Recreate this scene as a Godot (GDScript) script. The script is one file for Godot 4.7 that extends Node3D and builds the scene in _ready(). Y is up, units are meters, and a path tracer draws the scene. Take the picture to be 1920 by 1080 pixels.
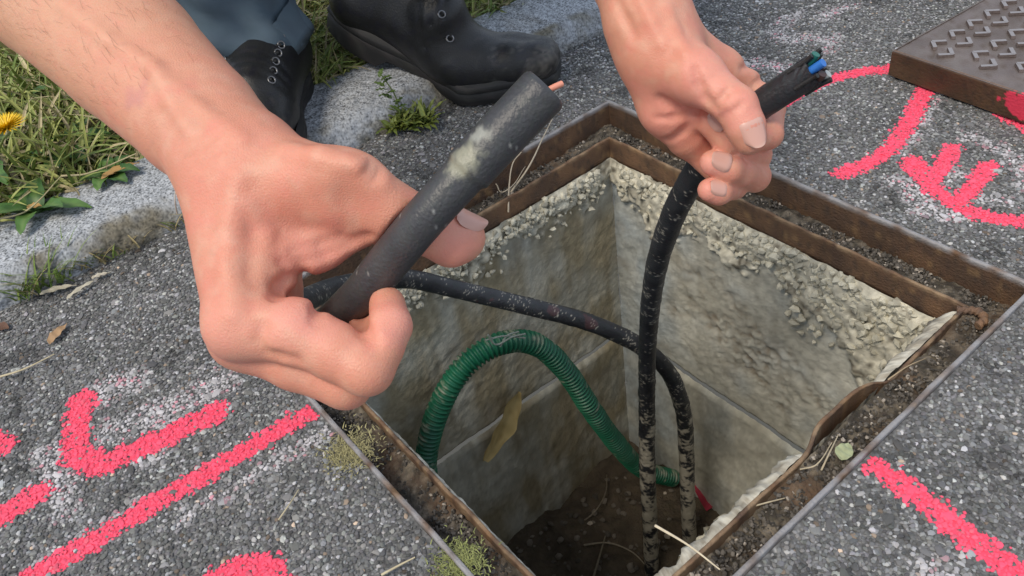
extends Node3D
# A worker's hands hold two cut cables above an open utility pit in an asphalt pavement.
const UX := Vector3(0.540625, 0, 0.841263)   # pit frame axes
const VX := Vector3(-0.841263, 0, 0.540625)
var rng := RandomNumberGenerator.new()
var nz := FastNoiseLite.new()
var nz2 := FastNoiseLite.new()
var cel := FastNoiseLite.new()

func fp(u: float, v: float, y: float) -> Vector3:
	return UX * u + VX * v + Vector3(0, y, 0)

# ---------- mesh builder ----------
class MB:
	var v := PackedVector3Array()
	var n := PackedVector3Array()
	var c := PackedColorArray()
	var i := PackedInt32Array()
	func tri(a: Vector3, b: Vector3, d: Vector3, col := Color.WHITE) -> void:
		var nn := (d - a).cross(b - a).normalized()
		var s := v.size()
		v.append(a); v.append(b); v.append(d)
		for k in 3:
			n.append(nn); c.append(col); i.append(s + k)
	func quad(a: Vector3, b: Vector3, d: Vector3, e: Vector3, col := Color.WHITE) -> void:
		tri(a, b, d, col); tri(a, d, e, col)
	func box(t: Transform3D, s: Vector3, col := Color.WHITE, bev := 0.0) -> void:
		var h := s * 0.5
		if bev <= 0.0:
			for ax in 3:
				for sg in [-1.0, 1.0]:
					var nn := Vector3.ZERO; nn[ax] = sg
					var p := Vector3.ZERO; p[(ax + 1) % 3] = 1
					var q := nn.cross(p)
					quad(t * ((nn - p - q) * h), t * ((nn - p + q) * h), t * ((nn + p + q) * h), t * ((nn + p - q) * h), col)
			return
		# chamfered box: hull of three inset boxes
		for ax in 3:
			for sg in [-1.0, 1.0]:
				var nn := Vector3.ZERO; nn[ax] = sg
				var p := Vector3.ZERO; p[(ax + 1) % 3] = 1
				var q := nn.cross(p)
				var hi := h - Vector3.ONE * bev
				var f := func(a: float, b: float) -> Vector3: return t * (nn * h + (p * a + q * b) * hi)
				quad(f.call(-1, -1), f.call(-1, 1), f.call(1, 1), f.call(1, -1), col)
				for e in [[p, q], [q, -p]]:   # two edges per face, shared ones built once by the sign rule
					var pe: Vector3 = e[0]
					var qe: Vector3 = e[1]
					for s2 in [-1.0, 1.0]:
						var o: Vector3 = pe * s2
						if nn.dot(Vector3(1, 2, 4)) < o.dot(Vector3(1, 2, 4)): continue
						quad(t * (nn * h + (o - qe) * hi), t * (nn * h + (o + qe) * hi), t * (o * h + (nn + qe) * hi), t * (o * h + (nn - qe) * hi), col)
		for sx in [-1.0, 1.0]:
			for sy in [-1.0, 1.0]:
				for sz in [-1.0, 1.0]:
					var sv := Vector3(sx, sy, sz)
					var hi := h - Vector3.ONE * bev
					tri(t * (sv * Vector3(h.x, hi.y, hi.z)), t * (sv * Vector3(hi.x, h.y, hi.z)), t * (sv * Vector3(hi.x, hi.y, h.z)), col)
	func grid(pts: Array, cols: Array, w: int, hh: int, flip := false, wrap := false) -> void:
		# pts row-major hh rows of w
		var s := v.size()
		for k in pts.size():
			v.append(pts[k]); n.append(Vector3.ZERO); c.append(cols[k])
		for y in hh - 1:
			for x in (w if wrap else w - 1):
				var a := s + y * w + x
				var b := s + y * w + (x + 1) % w
				var d := a + w
				var e := b + w
				if flip:
					i.append_array(PackedInt32Array([a, d, b, b, d, e]))
				else:
					i.append_array(PackedInt32Array([a, b, d, b, e, d]))
		smooth(s)
	func smooth(s: int) -> void:
		for k in range(0, i.size(), 3):
			if i[k] < s: continue
			var a := v[i[k]]
			var nn := (v[i[k + 2]] - a).cross(v[i[k + 1]] - a)
			for j in 3: n[i[k + j]] += nn
		for k in range(s, v.size()): n[k] = n[k].normalized()
	func tube(path: PackedVector3Array, rad: Callable, sides: int, colf: Callable, caps := true) -> void:
		var pts := []
		var cols := []
		var up := Vector3(0.31, 0.9, 0.22).normalized()
		var m := path.size()
		var bx := Vector3.ZERO
		for k in m:
			var tg := (path[mini(k + 1, m - 1)] - path[maxi(k - 1, 0)]).normalized()
			if k == 0: bx = tg.cross(up).normalized()
			bx = (bx - tg * bx.dot(tg)).normalized()
			var by := tg.cross(bx)
			for a in sides:
				var th := TAU * a / sides
				var dr := bx * cos(th) + by * sin(th)
				var r: float = rad.call(k, a)
				var p := path[k] + dr * r
				pts.append(p); cols.append(colf.call(k, a, p))
		grid(pts, cols, sides, m, false, true)
		if caps:
			for e in 2:
				var s := v.size()
				var o := 0 if e == 0 else (m - 1) * sides
				var ct := path[0] if e == 0 else path[m - 1]
				for a in sides:
					if e == 0: tri(ct, pts[o + a], pts[o + (a + 1) % sides], cols[o])
					else: tri(ct, pts[o + (a + 1) % sides], pts[o + a], cols[o])
	func stone(t: Transform3D, base: PackedVector3Array, faces: PackedInt32Array, col: Color) -> void:
		for k in range(0, faces.size(), 3):
			tri(t * base[faces[k]], t * base[faces[k + 1]], t * base[faces[k + 2]], col)
	func mesh(m: Material) -> ArrayMesh:
		var arr := []
		arr.resize(Mesh.ARRAY_MAX)
		arr[Mesh.ARRAY_VERTEX] = v; arr[Mesh.ARRAY_NORMAL] = n; arr[Mesh.ARRAY_COLOR] = c; arr[Mesh.ARRAY_INDEX] = i
		var am := ArrayMesh.new()
		am.add_surface_from_arrays(Mesh.PRIMITIVE_TRIANGLES, arr)
		am.surface_set_material(0, m)
		return am

# ---------- distance field for bodies ----------
class Field:
	var tr: Transform3D
	var inv: Transform3D
	var nx: int
	var ny: int
	var nzz: int
	var h: float
	var d: PackedFloat32Array
	var o: PackedFloat32Array
	var tmp: PackedFloat32Array
	const FAR := 0.06
	func _init(axis: Vector3, pts: Array, margin: float, cell: float) -> void:
		h = cell
		var x := axis.normalized()
		var y := Vector3.UP.cross(x)
		if y.length() < 0.1: y = Vector3.RIGHT
		y = y.normalized()
		var b := Basis(x, y, x.cross(y))
		var lo := Vector3.ONE * 1e9
		var hi := -lo
		for p in pts:
			var q: Vector3 = b.transposed() * p
			lo = lo.min(q); hi = hi.max(q)
		lo -= Vector3.ONE * margin; hi += Vector3.ONE * margin
		tr = Transform3D(b, b * lo)
		inv = tr.affine_inverse()
		nx = int((hi.x - lo.x) / h) + 2; ny = int((hi.y - lo.y) / h) + 2; nzz = int((hi.z - lo.z) / h) + 2
		d = PackedFloat32Array(); d.resize(nx * ny * nzz); d.fill(FAR)
		tmp = d.duplicate()
	func rng_box(a: Vector3, b: Vector3, m: float) -> PackedInt32Array:
		var lo := (a.min(b) - Vector3.ONE * m) / h
		var hi := (a.max(b) + Vector3.ONE * m) / h
		return PackedInt32Array([clampi(int(lo.x), 0, nx), clampi(int(hi.x) + 1, 0, nx), clampi(int(lo.y), 0, ny), clampi(int(hi.y) + 1, 0, ny), clampi(int(lo.z), 0, nzz), clampi(int(hi.z) + 1, 0, nzz)])
	# which: 0 base, 1 temporary; mode 0 join, 1 cut from the result
	func cap(which: int, a: Vector3, b: Vector3, ra: float, rb: float, k: float) -> void:
		a = inv * a; b = inv * b
		var f := d
		if which == 1: f = tmp
		elif which >= 2: f = o
		var q := rng_box(a, b, maxf(ra, rb) + k + 3.0 * h)
		var ab := b - a
		var l2 := maxf(ab.length_squared(), 1e-9)
		for z in range(q[4], q[5]):
			for y in range(q[2], q[3]):
				var ix := (z * ny + y) * nx + q[0]
				for x in range(q[0], q[1]):
					var pa := Vector3(x * h, y * h, z * h) - a
					var t := clampf(pa.dot(ab) / l2, 0.0, 1.0)
					var dd := (pa - ab * t).length() - (ra + (rb - ra) * t)
					if which == 2:
						var e2 := f[ix]
						dd = -dd
						var g2 := k - absf(dd - e2)
						if g2 > 0.0: f[ix] = maxf(dd, e2) + g2 * g2 / (4.0 * k)
						elif dd > e2: f[ix] = dd
					else:
						var e := f[ix]
						var g := k - absf(dd - e)
						if g > 0.0: f[ix] = minf(dd, e) - g * g / (4.0 * k)
						elif dd < e: f[ix] = dd
					ix += 1
		if which == 1: tmp = f
		elif which >= 2: o = f
		else: d = f
	func chain(which: int, js: Array, k: float) -> void:
		for j in js.size() - 1:
			cap(which, js[j][0], js[j + 1][0], js[j][1], js[j + 1][1], k)
	func sample(p: Vector3) -> float:
		var q := p / h
		var x := clampi(int(q.x), 0, nx - 2)
		var y := clampi(int(q.y), 0, ny - 2)
		var z := clampi(int(q.z), 0, nzz - 2)
		var fx := q.x - x
		var fy := q.y - y
		var fz := q.z - z
		var i := (z * ny + y) * nx + x
		var s := nx * ny
		var a := lerpf(lerpf(o[i], o[i + 1], fx), lerpf(o[i + nx], o[i + nx + 1], fx), fy)
		var b := lerpf(lerpf(o[i + s], o[i + s + 1], fx), lerpf(o[i + s + nx], o[i + s + nx + 1], fx), fy)
		return lerpf(a, b, fz)
	# walks from a until the surface is crossed
	func march(a: Vector3, dir: Vector3, most := 0.12) -> Vector3:
		var p := inv * a
		var dl := (inv.basis * dir).normalized()
		var s0 := sample(p) > 0.0
		var t := 0.0
		while t < most:
			if (sample(p + dl * t) > 0.0) != s0: break
			t += h * 0.3
		return tr * (p + dl * t)
	# a skin crease: points a few centimetres in front of the surface, pushed back onto it
	func crease(pts: Array, from: Vector3, r: float, k: float) -> void:
		var q := []
		for p in pts:
			var dd: Vector3 = (p - from).normalized()
			q.append(march(p, dd) - dd * r * 0.3)
		for j in q.size() - 1: cap(2, q[j], q[j + 1], r, r, k)
	# a vein or tendon: a thin cord just under the surface
	func cord(pts: Array, from: Vector3, r: float, sunk: float, k: float) -> void:
		var q := []
		for p in pts:
			var dd: Vector3 = (p - from).normalized()
			q.append(march(p, dd) + dd * sunk)
		for j in q.size() - 1: cap(3, q[j], q[j + 1], r, r, k)
	func begin_result() -> void:
		o = d.duplicate()
	func finger(js: Array, kin: float, kp: float, ks: float) -> void:
		tmp.fill(FAR)
		chain(1, js, kin)
		var lo := Vector3.ONE * 1e9
		var hi := -lo
		for j in js:
			var p: Vector3 = inv * j[0]
			lo = lo.min(p); hi = hi.max(p)
		var q := rng_box(lo, hi, 0.03)
		for z in range(q[4], q[5]):
			for y in range(q[2], q[3]):
				var ix := (z * ny + y) * nx + q[0]
				for x in range(q[0], q[1]):
					var a := d[ix]
					var b := tmp[ix]
					var g := kp - absf(a - b)
					var w := minf(a, b)
					if g > 0.0: w -= g * g / (4.0 * kp)
					var e := o[ix]
					g = ks - absf(w - e)
					if g > 0.0: o[ix] = minf(w, e) - g * g / (4.0 * ks)
					elif w < e: o[ix] = w
					ix += 1
	func surface(mb: MB, colf: Callable) -> void:
		var s := mb.v.size()
		var f := o
		var vi := PackedInt32Array(); vi.resize(f.size()); vi.fill(-1)
		var sk := 1.8 * h
		var sy := nx
		var sz := nx * ny
		var cells := PackedInt32Array()
		for z in nzz - 1:
			for y in ny - 1:
				var ix := (z * ny + y) * nx
				for x in nx - 1:
					var c0 := f[ix]
					if c0 < sk and c0 > -sk:
						var c1 := f[ix + 1]
						var c2 := f[ix + sy]
						var c3 := f[ix + sy + 1]
						var c4 := f[ix + sz]
						var c5 := f[ix + sz + 1]
						var c6 := f[ix + sz + sy]
						var c7 := f[ix + sz + sy + 1]
						var ng := int(c0 < 0) + int(c1 < 0) + int(c2 < 0) + int(c3 < 0) + int(c4 < 0) + int(c5 < 0) + int(c6 < 0) + int(c7 < 0)
						if ng > 0 and ng < 8:
							var acc := Vector3.ZERO
							var m := 0
							if (c0 < 0) != (c1 < 0): acc += Vector3(c0 / (c0 - c1), 0, 0); m += 1
							if (c2 < 0) != (c3 < 0): acc += Vector3(c2 / (c2 - c3), 1, 0); m += 1
							if (c4 < 0) != (c5 < 0): acc += Vector3(c4 / (c4 - c5), 0, 1); m += 1
							if (c6 < 0) != (c7 < 0): acc += Vector3(c6 / (c6 - c7), 1, 1); m += 1
							if (c0 < 0) != (c2 < 0): acc += Vector3(0, c0 / (c0 - c2), 0); m += 1
							if (c1 < 0) != (c3 < 0): acc += Vector3(1, c1 / (c1 - c3), 0); m += 1
							if (c4 < 0) != (c6 < 0): acc += Vector3(0, c4 / (c4 - c6), 1); m += 1
							if (c5 < 0) != (c7 < 0): acc += Vector3(1, c5 / (c5 - c7), 1); m += 1
							if (c0 < 0) != (c4 < 0): acc += Vector3(0, 0, c0 / (c0 - c4)); m += 1
							if (c1 < 0) != (c5 < 0): acc += Vector3(1, 0, c1 / (c1 - c5)); m += 1
							if (c2 < 0) != (c6 < 0): acc += Vector3(0, 1, c2 / (c2 - c6)); m += 1
							if (c3 < 0) != (c7 < 0): acc += Vector3(1, 1, c3 / (c3 - c7)); m += 1
							acc /= m
							vi[ix] = mb.v.size()
							cells.append(ix)
							mb.v.append(tr * ((Vector3(x, y, z) + acc) * h)); mb.n.append(Vector3.ZERO)
					ix += 1
		for ix in cells:
			var c0 := f[ix] < 0
			var z: int = ix / sz
			var y: int = (ix / nx) % ny
			var x: int = ix % nx
			if y > 0 and z > 0 and c0 != (f[ix + 1] < 0): face(mb, vi[ix], vi[ix - sy], vi[ix - sy - sz], vi[ix - sz], not c0)
			if x > 0 and z > 0 and c0 != (f[ix + sy] < 0): face(mb, vi[ix], vi[ix - sz], vi[ix - sz - 1], vi[ix - 1], not c0)
			if x > 0 and y > 0 and c0 != (f[ix + sz] < 0): face(mb, vi[ix], vi[ix - 1], vi[ix - 1 - sy], vi[ix - sy], not c0)
		# one relaxing pass, then normals
		var acc2 := PackedVector3Array(); acc2.resize(mb.v.size() - s)
		var cnt := PackedInt32Array(); cnt.resize(mb.v.size() - s)
		for k in range(0, mb.i.size(), 3):
			if mb.i[k] < s: continue
			for j in 3:
				var a := mb.i[k + j]
				var b := mb.i[k + (j + 1) % 3]
				acc2[a - s] += mb.v[b]; cnt[a - s] += 1
		for k in acc2.size():
			if cnt[k] > 0: mb.v[s + k] = mb.v[s + k].lerp(acc2[k] / cnt[k], 0.5)
		mb.smooth(s)
		for k in range(s, mb.v.size()): mb.c.append(colf.call(mb.v[k], mb.n[k]))
	func face(mb: MB, a: int, b: int, c: int, e: int, flip: bool) -> void:
		if a < 0 or b < 0 or c < 0 or e < 0: return
		if flip: mb.i.append_array(PackedInt32Array([a, b, c, a, c, e]))
		else: mb.i.append_array(PackedInt32Array([a, c, b, a, e, c]))

# ---------- node helpers ----------
var used := {}
func uniq(called: String) -> String:
	if not used.has(called):
		used[called] = 0
		return called
	used[called] += 1
	return "%s_%03d" % [called, used[called]]
func tag(o: Node, label := "", category := "", group := "", kind := "") -> Node:
	if label: o.set_meta("label", label)
	if category: o.set_meta("category", category)
	if group: o.set_meta("group", group)
	if kind: o.set_meta("kind", kind)
	return o
func put(mb: MB, called: String, m: Material, parent: Node = self) -> MeshInstance3D:
	var mi := MeshInstance3D.new()
	mi.mesh = mb.mesh(m)
	mi.name = uniq(called) if parent == self else called
	parent.add_child(mi, true)
	return mi
func putm(mesh: Mesh, called: String, parent: Node, t := Transform3D.IDENTITY) -> MeshInstance3D:
	var mi := MeshInstance3D.new()
	mi.mesh = mesh
	mi.name = uniq(called) if parent == self else called
	parent.add_child(mi, true)
	mi.transform = t
	return mi
func base(called: String, at := Vector3.ZERO) -> Node3D:
	var o := Node3D.new()
	o.name = uniq(called)
	add_child(o)
	o.position = at
	return o
func multi(called: String, mesh: Mesh, ts: Array, cols: Array, parent: Node) -> MultiMeshInstance3D:
	var mm := MultiMesh.new()
	mm.transform_format = MultiMesh.TRANSFORM_3D
	mm.use_colors = true
	mm.mesh = mesh
	mm.instance_count = ts.size()
	for k in ts.size():
		mm.set_instance_transform(k, ts[k]); mm.set_instance_color(k, cols[k])
	var mi := MultiMeshInstance3D.new()
	mi.multimesh = mm
	mi.name = uniq(called) if parent == self else called
	parent.add_child(mi, true)
	mi.set_meta("kind", "stuff")
	return mi
func curve(pts: Array, step := 0.004) -> PackedVector3Array:
	var c := Curve3D.new()
	c.bake_interval = step
	for k in pts.size():
		var a: Vector3 = pts[maxi(k - 1, 0)]
		var b: Vector3 = pts[mini(k + 1, pts.size() - 1)]
		var tg := (b - a).normalized()
		var l0: float = (pts[k] - a).length() / 3.0
		var l1: float = (b - pts[k]).length() / 3.0
		c.add_point(pts[k], -tg * l0, tg * l1)
	return c.get_baked_points()
func resample(path: PackedVector3Array, step: float) -> PackedVector3Array:
	var out := PackedVector3Array([path[0]])
	var left := step
	for k in path.size() - 1:
		var a := path[k]
		var b := path[k + 1]
		var l := a.distance_to(b)
		var t := left
		while t < l:
			out.append(a.lerp(b, t / l))
			t += step
		left = t - l
	return out
func vmat(rough := 0.8, metal := 0.0) -> StandardMaterial3D:
	var m := StandardMaterial3D.new()
	m.vertex_color_use_as_albedo = true
	m.roughness = rough
	m.metallic = metal
	return m
func noise_tex(freq: float, octaves: int, seed_: int, ramp: Array, size := 512, type := FastNoiseLite.TYPE_SIMPLEX_SMOOTH) -> ImageTexture:
	var n := FastNoiseLite.new()
	n.noise_type = type
	n.frequency = freq
	n.fractal_octaves = octaves
	n.seed = seed_
	var im := n.get_seamless_image(size, size)
	if ramp.size():
		im.convert(Image.FORMAT_RGB8)
		var dat := im.get_data()
		var a: Color = ramp[0]
		var b: Color = ramp[1]
		var lut := []
		for k in 256: lut.append(a.lerp(b, k / 255.0))
		for k in range(0, dat.size(), 3):
			var cc: Color = lut[dat[k]]
			dat[k] = cc.r8; dat[k + 1] = cc.g8; dat[k + 2] = cc.b8
		im = Image.create_from_data(size, size, false, Image.FORMAT_RGB8, dat)
	return ImageTexture.create_from_image(im)
func bump(m: StandardMaterial3D, freq: float, octaves: int, seed_: int, strength: float, scale: float, size := 512, type := FastNoiseLite.TYPE_SIMPLEX_SMOOTH) -> StandardMaterial3D:
	var n := FastNoiseLite.new()
	n.noise_type = type
	n.frequency = freq
	n.fractal_octaves = octaves
	n.seed = seed_
	var im := n.get_seamless_image(size, size)
	im.bump_map_to_normal_map(strength)
	m.normal_enabled = true
	m.normal_texture = ImageTexture.create_from_image(im)
	m.normal_scale = 1.0
	m.uv1_triplanar = true
	m.uv1_scale = Vector3.ONE * scale
	return m
func n3(p: Vector3, s: float) -> float:
	return nz.get_noise_3dv(p * s)
func lin(r: float, g: float, b: float) -> Color:
	return Color(r, g, b)

# ---------- ground ----------
var stone_v: Array = []
var stone_f := PackedInt32Array()
var K := Vector3(0.8778, 0, -0.4790)        # along the kerb
var KN := Vector3(-0.4790, 0, -0.8778)      # from asphalt towards grass
var KP := Vector3(-0.400, 0, -0.262)

func make_stones() -> void:
	var ph := (1.0 + sqrt(5.0)) / 2.0
	var b := PackedVector3Array([Vector3(-1, ph, 0), Vector3(1, ph, 0), Vector3(-1, -ph, 0), Vector3(1, -ph, 0), Vector3(0, -1, ph), Vector3(0, 1, ph), Vector3(0, -1, -ph), Vector3(0, 1, -ph), Vector3(ph, 0, -1), Vector3(ph, 0, 1), Vector3(-ph, 0, -1), Vector3(-ph, 0, 1)])
	stone_f = PackedInt32Array([0, 11, 5, 0, 5, 1, 0, 1, 7, 0, 7, 10, 0, 10, 11, 1, 5, 9, 5, 11, 4, 11, 10, 2, 10, 7, 6, 7, 1, 8, 3, 9, 4, 3, 4, 2, 3, 2, 6, 3, 6, 8, 3, 8, 9, 4, 9, 5, 2, 4, 11, 6, 2, 10, 8, 6, 7, 9, 8, 1])
	for k in range(0, stone_f.size(), 3):   # clockwise fronts
		var t := stone_f[k + 1]
		stone_f[k + 1] = stone_f[k + 2]
		stone_f[k + 2] = t
	for q in 5:
		var s := PackedVector3Array()
		for p in b:
			var pp := p.normalized() * rng.randf_range(0.72, 1.18)
			pp.y = minf(pp.y, rng.randf_range(0.55, 0.85))
			s.append(pp)
		stone_v.append(s)
func stone_mesh(k: int, m: Material) -> ArrayMesh:
	var mb := MB.new()
	mb.stone(Transform3D.IDENTITY, stone_v[k], stone_f, Color.WHITE)
	return mb.mesh(m)

func seg_dist(p: Vector2, a: Vector2, b: Vector2) -> float:
	var ab := b - a
	var t := clampf((p - a).dot(ab) / maxf(ab.length_squared(), 1e-9), 0, 1)
	return p.distance_to(a + ab * t)

var marks := []
func mark(label: String, white: bool, strokes: Array) -> void:
	var bb := Rect2(strokes[0][1][0], Vector2.ZERO)
	var mr := 0.0
	for s in strokes:
		if not white: s[0] *= 1.14
		mr = maxf(mr, s[0])
		for p in s[1]: bb = bb.expand(p)
	marks.append({"label": label, "white": white, "s": strokes, "bb": bb.grow(mr + 0.03), "mb": MB.new()})
func mark_dist(m: Dictionary, p: Vector2) -> float:
	var d := 1.0
	for s in m.s:
		var pts: Array = s[1]
		for k in pts.size() - 1: d = minf(d, seg_dist(p, pts[k], pts[k + 1]) - s[0])
	return d

func build_marks() -> void:
	mark("long straight pink sprayed line from bottom left up to frame under fist", false, [[0.0095, [Vector2(-0.4776, 0.1895), Vector2(-0.3790, 0.1311), Vector2(-0.3115, 0.0942), Vector2(-0.2533, 0.0615)]]])
	mark("pink sprayed angular letter on asphalt left of fist", false, [[0.0115, [Vector2(-0.4776, 0.0037), Vector2(-0.4740, 0.0387), Vector2(-0.4638, 0.0700), Vector2(-0.4395, 0.0854), Vector2(-0.3960, 0.0694), Vector2(-0.3485, 0.0487)]]])
	mark("small pink sprayed spot cut by left edge of picture", false, [[0.0105, [Vector2(-0.5541, 0.0335), Vector2(-0.5360, 0.0423)]]])
	mark("short pink sprayed dash at left edge below the angular letter", false, [[0.0105, [Vector2(-0.5241, 0.1278), Vector2(-0.5033, 0.1137), Vector2(-0.4866, 0.1040)]]])
	mark("pink sprayed curve at the bottom edge left of the pit", false, [[0.0095, [Vector2(-0.3312, 0.2159), Vector2(-0.3096, 0.2063), Vector2(-0.2862, 0.2084), Vector2(-0.2730, 0.2260)]]])
	mark("pink sprayed line running from near frame edge to bottom right corner", false, [[0.007, [Vector2(0.1484, 0.2126), Vector2(0.1592, 0.2289)]], [0.0095, [Vector2(0.1592, 0.2289), Vector2(0.1737, 0.2596), Vector2(0.2052, 0.3214)]]])
	mark("long thin pink sprayed arc reaching the iron cover's corner", false, [[0.0090, [Vector2(0.2599, -0.2756), Vector2(0.2910, -0.2952), Vector2(0.3361, -0.3132), Vector2(0.3756, -0.3158), Vector2(0.4173, -0.3091)]]])
	mark("pink sprayed stroke curving down from iron cover towards pit", false, [[0.009, [Vector2(0.4291, -0.2662), Vector2(0.3801, -0.2032), Vector2(0.3344, -0.1552), Vector2(0.2986, -0.1338), Vector2(0.2708, -0.1268)]]])
	mark("pink sprayed forked letter between iron cover and pit frame", false, [[0.0086, [Vector2(0.3375, -0.1229), Vector2(0.3377, -0.0903), Vector2(0.3451, -0.0484), Vector2(0.3614, -0.0225), Vector2(0.3972, -0.0032)]], [0.0086, [Vector2(0.3907, -0.1359), Vector2(0.3532, -0.0978), Vector2(0.3397, -0.0868)]], [0.0086, [Vector2(0.4062, -0.0970), Vector2(0.3698, -0.0659), Vector2(0.3473, -0.0477)]], [0.0092, [Vector2(0.3433, -0.1271), Vector2(0.3508, -0.1025)]]])
	mark("pink sprayed dash peeking out under iron cover at right edge", false, [[0.008, [Vector2(0.4658, -0.1756), Vector2(0.4763, -0.1404)]]])
	mark("white sprayed haze around the pink angular letter", true, [[0.017, [Vector2(-0.4639, 0.0005), Vector2(-0.4367, -0.0080)]], [0.017, [Vector2(-0.4354, 0.0476), Vector2(-0.3978, 0.0383), Vector2(-0.3501, 0.0131)]], [0.014, [Vector2(-0.4930, 0.0635), Vector2(-0.4697, 0.0961)]], [0.012, [Vector2(-0.4746, 0.0870), Vector2(-0.4578, 0.1218)]], [0.009, [Vector2(-0.4098, 0.0887), Vector2(-0.3926, 0.0860)]]])
	mark("thin white overspray along lower side of long pink line", true, [[0.0065, [Vector2(-0.3581, 0.1526), Vector2(-0.3275, 0.1361), Vector2(-0.2876, 0.1137), Vector2(-0.2490, 0.0906)]], [0.004, [Vector2(-0.4738, 0.1773), Vector2(-0.4364, 0.1530), Vector2(-0.3962, 0.1299)]]])
	mark("white sprayed outline around the pink forked letter", true, [[0.010, [Vector2(0.4116, -0.1544), Vector2(0.4278, -0.1232), Vector2(0.4344, -0.0876), Vector2(0.4201, -0.0543)]], [0.012, [Vector2(0.3170, -0.0970), Vector2(0.3192, -0.0476), Vector2(0.3357, -0.0304)]], [0.009, [Vector2(0.3745, -0.0947), Vector2(0.3495, -0.0770)]], [0.008, [Vector2(0.3766, -0.0500), Vector2(0.3939, -0.0357)]]])
	mark("white sprayed curl on asphalt above the cable end", true, [[0.0115, [Vector2(0.3603, -0.4929), Vector2(0.3345, -0.4758), Vector2(0.3177, -0.4489), Vector2(0.3240, -0.4279), Vector2(0.3625, -0.4198), Vector2(0.3785, -0.4065), Vector2(0.3638, -0.3873)]], [0.0105, [Vector2(0.3881, -0.4662), Vector2(0.4131, -0.4836), Vector2(0.4364, -0.4840)]]])
	mark("white sprayed blot right beside the hand holding cable end", true, [[0.014, [Vector2(0.2656, -0.3845), Vector2(0.2940, -0.3554), Vector2(0.3008, -0.3383)]]])
	mark("faint white overspray beside pink stroke below iron cover", true, [[0.006, [Vector2(0.4321, -0.2455), Vector2(0.3867, -0.1892), Vector2(0.3421, -0.1441)]]])
	mark("faint white and pink sprayed patch near bottom right corner", true, [[0.009, [Vector2(0.1481, 0.2932), Vector2(0.1528, 0.3009)]]])

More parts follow.
